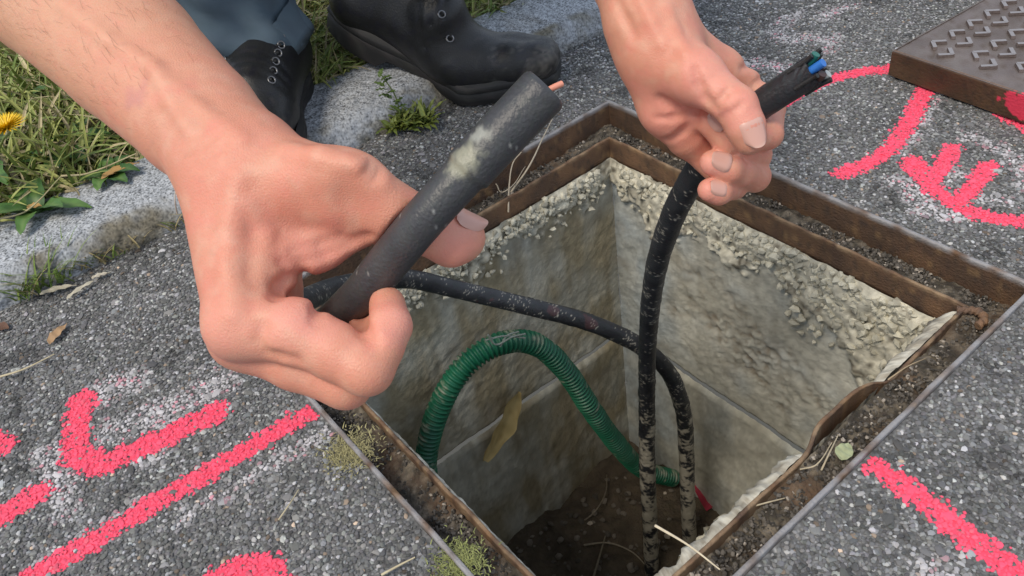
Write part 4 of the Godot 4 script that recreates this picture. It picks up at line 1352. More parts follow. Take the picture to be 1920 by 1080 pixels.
# ---------- the worker ----------
const BACK := Vector3(0, 0.654472, 0.756086)
var skin_spots := []
func skin(p: Vector3, n: Vector3) -> Color:
	var a := n3(p, 26.0)
	var b := n3(p, 75.0)
	var f := n3(p, 330.0)
	var c := Color(0.60, 0.268, 0.176).lerp(Color(0.62, 0.228, 0.156), clampf(0.5 + a * 0.8, 0, 1))
	c = c.lerp(Color(0.66, 0.37, 0.26), clampf(b * 0.7, 0, 0.4))
	# tanned forearms, pinker hands
	var tan := clampf(minf((p - Vector3(-0.19, 0.30, 0.27)).length(), (p - Vector3(0.06, 0.26, 0.14)).length()) / 0.13 - 0.35 + a * 0.3, 0, 1)
	c = c.lerp(Color(0.60, 0.33, 0.205), tan * 0.75)
	c = c.lerp(Color(0.64, 0.23, 0.165), clampf(n3(p, 48.0) * 1.0 + n3(p, 130.0) * 0.5 - 0.08, 0, 0.6) * (1.0 - tan * 0.7))
	c = c.lerp(Color(0.50, 0.24, 0.165), clampf(n3(p, 190.0) * 0.9 - 0.25, 0, 0.35))
	for s in skin_spots:
		var d: float = (p - s[0]).length() / s[1] + b * 0.35
		if d < 1.0: c = c.lerp(s[2], (1.0 - d * d) * s[3])
	return c * (1.09 + 0.035 * f)
func js(a: Array) -> Array:
	return a
func nail(person: Node, org: Vector3, tip: Vector3, prev: Vector3, nrm: Vector3, r: float, w := 0.72) -> void:
	var al := (tip - prev).normalized()
	var up := (nrm - al * nrm.dot(al)).normalized()
	var sd := al.cross(up)
	var mb := MB.new()
	var pts := []
	var cols := []
	for j in 9:
		var t := j / 8.0
		for k in 9:
			var s := (k - 4) / 4.0
			var ww := w * (1.0 - 0.35 * pow(absf(t * 2.0 - 0.9), 4.0) if t < 0.45 else 1.0 - 0.42 * pow((t - 0.45) / 0.55, 3.0))
			var an := s * ww * 1.15
			var dr := (up * cos(an) + sd * sin(an))
			var rr := r * (1.25 - 0.23 * t)
			var lift := 0.0005 * (1.0 - pow(s, 6.0)) - (0.0009 if t < 0.08 or absf(s) > 0.99 else 0.0)
			pts.append(tip + al * r * lerpf(-0.95, 0.72, t - 0.12 * s * s * t) + dr * (rr + lift) - org)
			var c := Color(0.63, 0.35, 0.28)
			if t > 0.92: c = Color(0.66, 0.42, 0.34)
			elif t < 0.2: c = Color(0.64, 0.37, 0.30)
			cols.append(c)
	mb.grid(pts, cols, 9, 9, false)
	put(mb, "fingernail", nail_mat, person)
var nail_mat: StandardMaterial3D

func build_person() -> void:
	var org := Vector3(-0.22, 0.0, -0.45)
	var person := base("person", org)
	tag(person, "crouching person in black boots and grey trousers holding both cable ends", "person")
	var sk := vmat(0.52)
	bump(sk, 0.10, 4, 101, 2.0, 17.0)
	sk.subsurf_scatter_enabled = true
	sk.subsurf_scatter_strength = 0.15
	nail_mat = vmat(0.34)
	skin_spots = [
		[Vector3(-0.2218, 0.3495, 0.1963), 0.014, Color(0.43, 0.185, 0.20), 0.7],
		[Vector3(-0.0989, 0.2957, 0.2693), 0.018, Color(0.72, 0.27, 0.21), 0.6],
		[Vector3(-0.1293, 0.2856, 0.2978), 0.014, Color(0.74, 0.30, 0.24), 0.5],
		[Vector3(-0.1572, 0.3037, 0.2624), 0.02, Color(0.62, 0.25, 0.19), 0.5],
		[Vector3(-0.1642, 0.3018, 0.2997), 0.02, Color(0.72, 0.34, 0.27), 0.4],
		[Vector3(-0.1975, 0.2882, 0.2956), 0.02, Color(0.72, 0.34, 0.26), 0.5],
		[Vector3(0.0228, 0.2539, 0.1335), 0.03, Color(0.76, 0.30, 0.23), 0.55],
		[Vector3(0.0603, 0.2673, 0.1616), 0.014, Color(0.72, 0.31, 0.25), 0.5],
		[Vector3(0.0478, 0.2812, 0.1429), 0.02, Color(0.74, 0.33, 0.27), 0.4],
		[Vector3(0.0490, 0.2298, 0.1478), 0.014, Color(0.78, 0.33, 0.28), 0.5],
		[Vector3(0.0456, 0.2142, 0.1547), 0.012, Color(0.76, 0.30, 0.25), 0.5]]
	var body := MB.new()
	# right arm and hand (near the camera, at the left of the picture)
	var elb := Vector3(-0.3339, 0.3930, 0.0210)
	var rthumb := [[Vector3(-0.1425, 0.3249, 0.2533), 0.0140], [Vector3(-0.1355, 0.3237, 0.2570), 0.0132], [Vector3(-0.1126, 0.3001, 0.2575), 0.0115], [Vector3(-0.1024, 0.2900, 0.2570), 0.0114], [Vector3(-0.0973, 0.2883, 0.2551), 0.0102]]
	var rindex := [[Vector3(-0.1935, 0.2899, 0.2875), 0.0142], [Vector3(-0.1702, 0.2868, 0.2955), 0.0136], [Vector3(-0.1550, 0.2798, 0.3042), 0.0118], [Vector3(-0.1439, 0.2743, 0.3103), 0.0116], [Vector3(-0.1372, 0.2783, 0.3042), 0.0096], [Vector3(-0.1324, 0.2806, 0.2956), 0.0089], [Vector3(-0.1335, 0.2805, 0.2811), 0.0078]]
	var rmid := [[Vector3(-0.1983, 0.2753, 0.2790), 0.0138], [Vector3(-0.1763, 0.2674, 0.2925), 0.0122], [Vector3(-0.1563, 0.2602, 0.3026), 0.0114], [Vector3(-0.1438, 0.2629, 0.2871), 0.0098], [Vector3(-0.1464, 0.2631, 0.2711), 0.0088]]
	var rring := [[Vector3(-0.1975, 0.2645, 0.2645), 0.0138], [Vector3(-0.1642, 0.2513, 0.2839), 0.0112], [Vector3(-0.1503, 0.2525, 0.2697), 0.0092], [Vector3(-0.1546, 0.2535, 0.2569), 0.0083]]
	var rpink := [[Vector3(-0.1972, 0.2565, 0.2503), 0.0125], [Vector3(-0.1745, 0.2430, 0.2647), 0.0098], [Vector3(-0.1630, 0.2446, 0.2527), 0.0082], [Vector3(-0.1642, 0.2462, 0.2434), 0.0075]]
	var box := [elb]
	for g in [rthumb, rindex, rmid, rring, rpink]:
		for j in g: box.append(j[0])
	var F := Field.new(rindex[0][0] - elb, box, 0.046, 0.0015)
	F.chain(0, [[elb, 0.044], [Vector3(-0.2902, 0.3724, 0.0812), 0.0420], [Vector3(-0.2462, 0.3517, 0.1414), 0.0345], [Vector3(-0.2106, 0.3350, 0.1903), 0.0284], [Vector3(-0.1919, 0.3264, 0.2163), 0.0250]], 0.003)
	F.cap(0, Vector3(-0.1941, 0.3244, 0.2232), rindex[0][0], 0.0220, 0.0130, 0.012)
	F.cap(0, Vector3(-0.1939, 0.3185, 0.2164), rmid[0][0], 0.0215, 0.0130, 0.012)
	F.cap(0, Vector3(-0.1925, 0.3136, 0.2115), rring[0][0], 0.020, 0.0136, 0.012)
	F.cap(0, Vector3(-0.1926, 0.3082, 0.2056), rpink[0][0], 0.019, 0.0125, 0.012)
	F.cap(0, Vector3(-0.1780, 0.3234, 0.2321), rthumb[0][0], 0.0215, 0.0142, 0.016)
	F.cap(0, Vector3(-0.1818, 0.3057, 0.2421), Vector3(-0.1471, 0.3090, 0.2459), 0.014, 0.009, 0.010)
	F.chain(0, [[Vector3(-0.1784, 0.2983, 0.2644), 0.0115], [Vector3(-0.1582, 0.2972, 0.2561), 0.0072], [Vector3(-0.1365, 0.3034, 0.2547), 0.0075]], 0.009)
	F.cap(0, Vector3(-0.1921, 0.2949, 0.2369), Vector3(-0.1942, 0.2726, 0.2522), 0.020, 0.016, 0.012)
	F.begin_result()
	F.finger(rindex, 0.003, 0.008, 0.0006)
	F.finger(rmid, 0.003, 0.008, 0.0006)
	F.finger(rring, 0.004, 0.009, 0.0015)
	F.finger(rpink, 0.004, 0.009, 0.0015)
	F.finger(rthumb, 0.004, 0.011, 0.0010)
	var cab := [Vector3(-0.2165, 0.1912, 0.1878), Vector3(-0.1817, 0.2329, 0.2377), Vector3(-0.1479, 0.2746, 0.2664), Vector3(-0.1277, 0.2963, 0.2701), Vector3(-0.1089, 0.3150, 0.2711), Vector3(-0.0806, 0.3345, 0.2622)]
	for k in cab.size() - 1: F.cap(2, cab[k], cab[k + 1], 0.0089, 0.0089, 0.0015)
	var vd := Vector3(-0.0797, 0.5147, 0.5558)
	F.cord([Vector3(-0.1677, 0.3603, 0.2927), Vector3(-0.1736, 0.3487, 0.3028), Vector3(-0.1770, 0.3375, 0.3125), Vector3(-0.1784, 0.3252, 0.3231)], vd, 0.0034, 0.0026, 0.006)
	F.cord([Vector3(-0.1496, 0.3651, 0.2886), Vector3(-0.1388, 0.3620, 0.2912), Vector3(-0.1279, 0.3573, 0.2953)], vd, 0.0030, 0.0022, 0.006)
	F.cord([Vector3(-0.2374, 0.4013, 0.2043), Vector3(-0.2177, 0.3921, 0.2255), Vector3(-0.1985, 0.3853, 0.2447), Vector3(-0.1816, 0.3762, 0.2657), Vector3(-0.1648, 0.3701, 0.2843)], vd, 0.0022, 0.0016, 0.005)
	F.cord([Vector3(-0.1985, 0.3853, 0.2447), Vector3(-0.1947, 0.3754, 0.2532), Vector3(-0.1855, 0.3699, 0.2711)], vd, 0.0018, 0.0014, 0.005)
	F.cord([Vector3(-0.1659, 0.3534, 0.2986), Vector3(-0.1623, 0.3442, 0.3066), Vector3(-0.1676, 0.3333, 0.3161)], vd, 0.0018, 0.0014, 0.005)
	F.cap(2, Vector3(-0.1507, 0.3288, 0.2856), Vector3(-0.1399, 0.3265, 0.2823), 0.023, 0.019, 0.012)   # hollow of the thumb web
	F.crease([Vector3(-0.1632, 0.3274, 0.3212), Vector3(-0.1607, 0.3297, 0.3192), Vector3(-0.1573, 0.3313, 0.3178), Vector3(-0.1526, 0.3315, 0.3176), Vector3(-0.1481, 0.3309, 0.3182)], vd, 0.0024, 0.004)
	F.crease([Vector3(-0.1508, 0.3193, 0.3282), Vector3(-0.1490, 0.3223, 0.3256), Vector3(-0.1467, 0.3237, 0.3244), Vector3(-0.1421, 0.3222, 0.3257)], vd, 0.0018, 0.004)
	F.crease([Vector3(-0.1349, 0.3180, 0.3293), Vector3(-0.1339, 0.3144, 0.3325), Vector3(-0.1322, 0.3109, 0.3354)], vd, 0.0020, 0.004)
	F.crease([Vector3(-0.1584, 0.3361, 0.3137), Vector3(-0.1517, 0.3352, 0.3145), Vector3(-0.1430, 0.3360, 0.3137), Vector3(-0.1339, 0.3377, 0.3123), Vector3(-0.1269, 0.3388, 0.3113)], vd, 0.0014, 0.004)
	F.crease([Vector3(-0.1540, 0.3387, 0.3114), Vector3(-0.1442, 0.3391, 0.3110), Vector3(-0.1363, 0.3398, 0.3105)], vd, 0.0010, 0.004)
	F.crease([Vector3(-0.1698, 0.3128, 0.3338), Vector3(-0.1659, 0.3112, 0.3353), Vector3(-0.1598, 0.3094, 0.3367)], vd, 0.0012, 0.004)
	F.crease([Vector3(-0.1852, 0.3678, 0.2863), Vector3(-0.1792, 0.3704, 0.2839), Vector3(-0.1723, 0.3733, 0.2815)], vd, 0.0005, 0.002)
	F.crease([Vector3(-0.1819, 0.3655, 0.2882), Vector3(-0.1767, 0.3678, 0.2863), Vector3(-0.1717, 0.3694, 0.2848)], vd, 0.0004, 0.002)
	F.crease([Vector3(-0.1716, 0.3163, 0.3308), Vector3(-0.1695, 0.3204, 0.3273)], vd, 0.0009, 0.005)
	F.crease([Vector3(-0.1202, 0.3589, 0.2939), Vector3(-0.1228, 0.3560, 0.2964)], vd, 0.0005, 0.004)
	F.crease([Vector3(-0.1176, 0.3568, 0.2957), Vector3(-0.1207, 0.3537, 0.2984)], vd, 0.0005, 0.004)
	F.surface(body, skin)
	var right_end := body.v.size()
	# left arm and hand
	var elb2 := Vector3(0.0469, 0.4032, -0.1346)
	var lthumb := [[Vector3(0.0435, 0.2772, 0.1266), 0.0145], [Vector3(0.0482, 0.2742, 0.1318), 0.0134], [Vector3(0.0545, 0.2706, 0.1415), 0.0114], [Vector3(0.0615, 0.2656, 0.1498), 0.0116], [Vector3(0.0645, 0.2565, 0.1577), 0.0107], [Vector3(0.0659, 0.2510, 0.1605), 0.0098]]
	var lindex := [[Vector3(0.0718, 0.2538, 0.0847), 0.0132], [Vector3(0.0892, 0.2399, 0.0875), 0.0106], [Vector3(0.1004, 0.2275, 0.0969), 0.0106], [Vector3(0.0906, 0.2271, 0.1249), 0.0090], [Vector3(0.0748, 0.2320, 0.1340), 0.0085]]
	var lmid := [[Vector3(0.0693, 0.2356, 0.0833), 0.0128], [Vector3(0.0850, 0.2099, 0.1187), 0.0106], [Vector3(0.0730, 0.2225, 0.1289), 0.0090], [Vector3(0.0626, 0.2342, 0.1334), 0.0092], [Vector3(0.0523, 0.2464, 0.1281), 0.0080]]
	var lring := [[Vector3(0.0598, 0.2250, 0.0924), 0.0128], [Vector3(0.0833, 0.1987, 0.1258), 0.0100], [Vector3(0.0713, 0.2101, 0.1357), 0.0086], [Vector3(0.0610, 0.2195, 0.1421), 0.0088], [Vector3(0.0514, 0.2252, 0.1412), 0.0078]]
	var lpink := [[Vector3(0.0463, 0.2249, 0.1083), 0.0118], [Vector3(0.0688, 0.1976, 0.1293), 0.0092], [Vector3(0.0539, 0.2071, 0.1463), 0.0081], [Vector3(0.0479, 0.2103, 0.1474), 0.0072]]
	var box2 := [elb2]
	for g in [lthumb, lindex, lmid, lring, lpink]:
		for j in g: box2.append(j[0])
	var F2 := Field.new(lindex[0][0] - elb2, box2, 0.045, 0.0015)
	F2.chain(0, [[elb2, 0.038], [Vector3(0.0351, 0.3385, -0.0125), 0.0345], [Vector3(0.0294, 0.3131, 0.0492), 0.0272], [Vector3(0.0291, 0.2918, 0.0835), 0.0235]], 0.012)
	F2.cap(0, Vector3(0.0281, 0.2931, 0.0824), Vector3(0.0315, 0.2664, 0.1002), 0.0235, 0.0185, 0.014)
	F2.cap(0, Vector3(0.0322, 0.2832, 0.0883), lindex[0][0], 0.021, 0.0138, 0.012)
	F2.cap(0, Vector3(0.0330, 0.2781, 0.0888), lmid[0][0], 0.020, 0.0136, 0.012)
	F2.cap(0, Vector3(0.0321, 0.2745, 0.0919), lring[0][0], 0.0195, 0.013, 0.012)
	F2.chain(0, [[Vector3(0.0314, 0.2756, 0.0962), 0.0192], [Vector3(0.0330, 0.2489, 0.1087), 0.0160], [Vector3(0.0437, 0.2289, 0.1128), 0.0130]], 0.010)
	F2.cap(0, Vector3(0.0321, 0.2807, 0.1050), lthumb[0][0], 0.0200, 0.0150, 0.012)
	F2.begin_result()
	F2.finger(lindex, 0.0025, 0.007, 0.0006)
	F2.finger(lmid, 0.0025, 0.007, 0.0006)
	F2.finger(lring, 0.0025, 0.007, 0.0006)
	F2.finger(lpink, 0.0025, 0.007, 0.0006)
	F2.finger(lthumb, 0.003, 0.008, 0.0006)
	var cab2 := [Vector3(0.0453, 0.1382, 0.0723), Vector3(0.0538, 0.1938, 0.1022), Vector3(0.0615, 0.2169, 0.1126), Vector3(0.0751, 0.2362, 0.1184), Vector3(0.0868, 0.2480, 0.1228), Vector3(0.1005, 0.2600, 0.1282)]
	for k in cab2.size() - 1: F2.cap(2, cab2[k], cab2[k + 1], 0.0089, 0.0089, 0.0015)
	F2.cord([Vector3(0.0118, 0.3329, 0.1445), Vector3(0.0146, 0.3250, 0.1513), Vector3(0.0184, 0.3153, 0.1597)], vd, 0.0026, 0.0020, 0.006)
	F2.cord([Vector3(0.0231, 0.3280, 0.1487), Vector3(0.0243, 0.3195, 0.1561), Vector3(0.0288, 0.3105, 0.1639)], vd, 0.0020, 0.0016, 0.006)
	F2.crease([Vector3(0.0407, 0.2905, 0.1812), Vector3(0.0444, 0.2921, 0.1798), Vector3(0.0465, 0.2939, 0.1782)], vd, 0.0007, 0.003)
	F2.crease([Vector3(0.0465, 0.2847, 0.1862), Vector3(0.0502, 0.2863, 0.1848), Vector3(0.0534, 0.2884, 0.1830)], vd, 0.0007, 0.003)
	F2.crease([Vector3(0.0325, 0.3038, 0.1697), Vector3(0.0326, 0.2975, 0.1752), Vector3(0.0344, 0.2922, 0.1797), Vector3(0.0379, 0.2880, 0.1834)], vd, 0.0014, 0.004)
	F2.crease([Vector3(0.0124, 0.2948, 0.1775), Vector3(0.0162, 0.2924, 0.1796), Vector3(0.0209, 0.2901, 0.1816), Vector3(0.0295, 0.2879, 0.1835)], vd, 0.0013, 0.005)
	F2.crease([Vector3(0.0113, 0.2786, 0.1915), Vector3(0.0201, 0.2808, 0.1896), Vector3(0.0279, 0.2835, 0.1873)], vd, 0.0012, 0.005)
	F2.crease([Vector3(0.0085, 0.2878, 0.1835), Vector3(0.0165, 0.2867, 0.1845), Vector3(0.0244, 0.2873, 0.1840)], vd, 0.0008, 0.004)
	F2.crease([Vector3(0.0405, 0.2830, 0.1877), Vector3(0.0437, 0.2847, 0.1862)], vd, 0.0010, 0.004)
	F2.crease([Vector3(-0.0009, 0.3342, 0.1433), Vector3(0.0014, 0.3276, 0.1490), Vector3(0.0042, 0.3210, 0.1548)], vd, 0.0007, 0.006)
	F2.crease([Vector3(0.0559, 0.3010, 0.1721), Vector3(0.0589, 0.3018, 0.1714), Vector3(0.0608, 0.3030, 0.1703)], vd, 0.0010, 0.004)
	F2.crease([Vector3(0.0609, 0.2940, 0.1781), Vector3(0.0646, 0.2956, 0.1768), Vector3(0.0673, 0.2957, 0.1767)], vd, 0.0014, 0.004)
	F2.crease([Vector3(0.0396, 0.2673, 0.2013), Vector3(0.0443, 0.2687, 0.2001)], vd, 0.0008, 0.003)
	F2.surface(body, skin)
	# upper arms, neck and head, out of the picture
	var shR := Vector3(-0.37, 0.66, -0.13)
	var shL := Vector3(0.02, 0.67, -0.30)
	var neck := Vector3(-0.165, 0.745, -0.22)
	var head := Vector3(-0.135, 0.855, -0.135)
	var F3 := Field.new(Vector3.UP, [elb, elb2, shR, shL, neck, head], 0.15, 0.009)
	F3.cap(0, elb, shR, 0.040, 0.052, 0.01)
	F3.cap(0, elb2, shL, 0.038, 0.052, 0.01)
	F3.cap(0, neck - Vector3(0.02, 0.06, 0.06), head, 0.062, 0.055, 0.02)
	F3.cap(0, head + Vector3(0.0, 0.045, -0.02), head + Vector3(0.02, -0.055, 0.055), 0.088, 0.055, 0.03)
	var fwd := Vector3(0.25, -0.62, 0.74).normalized()
	var hx := fwd.cross(Vector3(0, 0.75, 0.62)).normalized()
	var hu := hx.cross(fwd).normalized()
	F3.cap(0, head + fwd * 0.085 + hu * 0.015, head + fwd * 0.108 - hu * 0.022, 0.010, 0.015, 0.015)
	for sg in [-1.0, 1.0]:
		F3.cap(0, head + hx * 0.085 * sg + hu * 0.01, head + hx * 0.088 * sg - hu * 0.03, 0.012, 0.009, 0.01)
	F3.begin_result()
	for sg in [-1.0, 1.0]: F3.cap(2, head + fwd * 0.104 + hx * 0.033 * sg + hu * 0.012, head + fwd * 0.104 + hx * 0.028 * sg + hu * 0.012, 0.014, 0.014, 0.008)
	F3.surface(body, skin)
	var arm_mesh := body
	# fine hairs along the near forearm
	var hm := vmat(0.6)
	var hr := MB.new()
	var dirf: Vector3 = (Vector3(-0.1913, 0.3259, 0.2167) - elb).normalized()
	var made := 0
	var tries := 0
	while made < 900 and tries < 60000:
		tries += 1
		var k := rng.randi() % right_end
		var p := body.v[k]
		var al := (p - elb).dot(dirf)
		if al < 0.02 or al > 0.21 or body.n[k].dot(BACK) < -0.2: continue
		if rng.randf() < al / 0.26: continue
		made += 1
		var nn := body.n[k]
		var d1 := (dirf + Vector3(rng.randfn(), rng.randfn(), rng.randfn()) * 0.3)
		d1 = (d1 - nn * d1.dot(nn)).normalized()
		var sd := nn.cross(d1) * 0.000045
		var q := p
		var ln := rng.randf_range(0.004, 0.010)
		for s in 3:
			var e := q + d1 * ln / 3 + nn * (0.0006 if s == 0 else 0.0001)
			hr.quad(q - sd, q + sd, e + sd, e - sd, Color(0.26, 0.14, 0.085))
			q = e
	shift(hr, org)
	shift(body, org)
	put(body, "body", sk, person)
	put(hr, "arm_hair", hm, person).set_meta("kind", "stuff")
	# nails
	nail(person, org, lthumb[5][0], lthumb[3][0], BACK + Vector3(0.06, 0, 0.02), 0.0099, 0.70)
	nail(person, org, lmid[4][0], lmid[3][0], BACK + Vector3(0.1, 0.9, 0), 0.0080)
	nail(person, org, lring[4][0], lring[3][0], BACK + Vector3(0, 0.35, 0), 0.0078)
	nail(person, org, lpink[3][0], lpink[2][0], BACK + Vector3(0, 0.3, 0), 0.0071)
	nail(person, org, rthumb[4][0], rthumb[2][0], Vector3(0.15, 1.0, -0.25), 0.0106, 0.78)
	# hair of the head, eyes
	var hh := MB.new()
	var F4 := Field.new(Vector3.UP, [head], 0.13, 0.008)
	F4.cap(0, head + hu * 0.05 - fwd * 0.01, head + hu * 0.0 - fwd * 0.035, 0.091, 0.082, 0.02)
	F4.begin_result()
	F4.cap(2, head + fwd * 0.12 - hu * 0.03, head + fwd * 0.06 - hu * 0.12, 0.085, 0.09, 0.01)
	F4.surface(hh, func(p, n): return Color(0.035, 0.022, 0.014) * (1.0 + 0.5 * n3(p, 80.0)))
	shift(hh, org)
	put(hh, "hair", vmat(0.6), person)
	for sg in [-1.0, 1.0]:
		var ey := SphereMesh.new()
		ey.radius = 0.0125
		ey.height = 0.025
		var em := StandardMaterial3D.new()
		em.albedo_color = Color(0.85, 0.84, 0.82)
		em.roughness = 0.2
		ey.material = em
		putm(ey, "eye", person, Transform3D(Basis(), head + fwd * 0.082 + hx * 0.031 * sg + hu * 0.012 - org))
	# shirt
	var cloth := vmat(0.9)
	bump(cloth, 0.2, 2, 111, 2.0, 14.0)
	var pel := Vector3(-0.23, 0.41, -0.78)
	var sh := MB.new()
	var F5 := Field.new(Vector3.UP, [shR, shL, pel, neck], 0.2, 0.012)
	F5.cap(0, shR + (shL - shR) * 0.1, shL - (shL - shR) * 0.1, 0.072, 0.072, 0.06)
	F5.cap(0, shR.lerp(shL, 0.3), pel + Vector3(-0.05, 0.05, 0), 0.10, 0.115, 0.06)
	F5.cap(0, shR.lerp(shL, 0.7), pel + Vector3(0.06, 0.05, 0), 0.10, 0.115, 0.06)
	F5.cap(0, shR, shR.lerp(elb, 0.55), 0.066, 0.058, 0.03)
	F5.cap(0, shL, shL.lerp(elb2, 0.55), 0.066, 0.058, 0.03)
	F5.begin_result()
	F5.surface(sh, func(p, n): return Color(0.05, 0.06, 0.075) * (1.0 + 0.2 * n3(p, 30.0)))
	shift(sh, org)
	put(sh, "shirt", cloth, person)
	# trousers
	var kneeR := Vector3(-0.455, 0.50, -0.40)
	var ankR := Vector3(-0.325, 0.10, -0.455)
	var kneeL := Vector3(0.02, 0.50, -0.48)
	var ankL := Vector3(-0.160, 0.158, -0.515)
	var tr_ := MB.new()
	var F6 := Field.new(Vector3.UP, [kneeR, kneeL, pel], 0.18, 0.012)
	F6.cap(0, pel + Vector3(-0.09, 0, 0.0), pel + Vector3(0.09, 0.0, 0.0), 0.125, 0.125, 0.06)
	F6.cap(0, pel + Vector3(-0.10, 0, 0.02), kneeR, 0.105, 0.080, 0.05)
	F6.cap(0, pel + Vector3(0.10, 0, 0.02), kneeL, 0.105, 0.080, 0.05)
	F6.begin_result()
	var tcol := func(p: Vector3, n: Vector3) -> Color: return Color(0.085, 0.125, 0.160).lerp(Color(0.112, 0.155, 0.19), 0.5 + 0.5 * n3(p, 14.0)) * (1.0 + 0.16 * n3(p, 220.0))
	F6.surface(tr_, tcol)
	for lg in [[kneeR, ankR, -0.03], [kneeL, ankL, 0.40]]:
		var kn: Vector3 = lg[0]
		var an: Vector3 = lg[1]
		var path := PackedVector3Array()
		var f: float = lg[2]
		for k in 44: path.append(kn.lerp(an, lerpf(-0.02, 1.0 - f, k / 43.0)))
		for k in 5: path.append(path[43] + (kn - an).normalized() * (0.002 + 0.012 * k))
		tr_.tube(path, func(k, a):
			var t: float = minf(k, 43) / 43.0
			var r: float = lerpf(0.078, 0.058, t)
			var th: float = a / 36.0 * TAU
			r += 0.006 * sin(th * 3.0 + t * 9.0) * t + 0.0045 * sin(th * 5.0 - t * 22.0) + 0.004 * sin(t * 30.0 + th * 2.0) * t + 0.003 * sin(th * 9.0 + t * 31.0)
			if k > 43: r -= 0.004
			if k > 36 and k < 39: r -= 0.0012
			return r, 36, func(k, a, p): return tcol.call(p, Vector3.UP), false)
	shift(tr_, org)
	put(tr_, "trousers", cloth, person)
	# boots
	boot(person, org, Vector3(-0.252, 0.088, -0.535), Vector3(-0.085, 0.004, -0.437), Vector3(0.028, 0.004, -0.418), ankL, ankL.lerp(kneeL, 0.46), "left boot resting on its toe, heel raised, dusty toe cap", true)
	boot(person, org, Vector3(-0.312, 0.03, -0.505), Vector3(-0.330, 0.030, -0.335), Vector3(-0.335, 0.028, -0.235), ankR, ankR.lerp(kneeR, 0.42), "right boot standing flat behind the forearm", false)

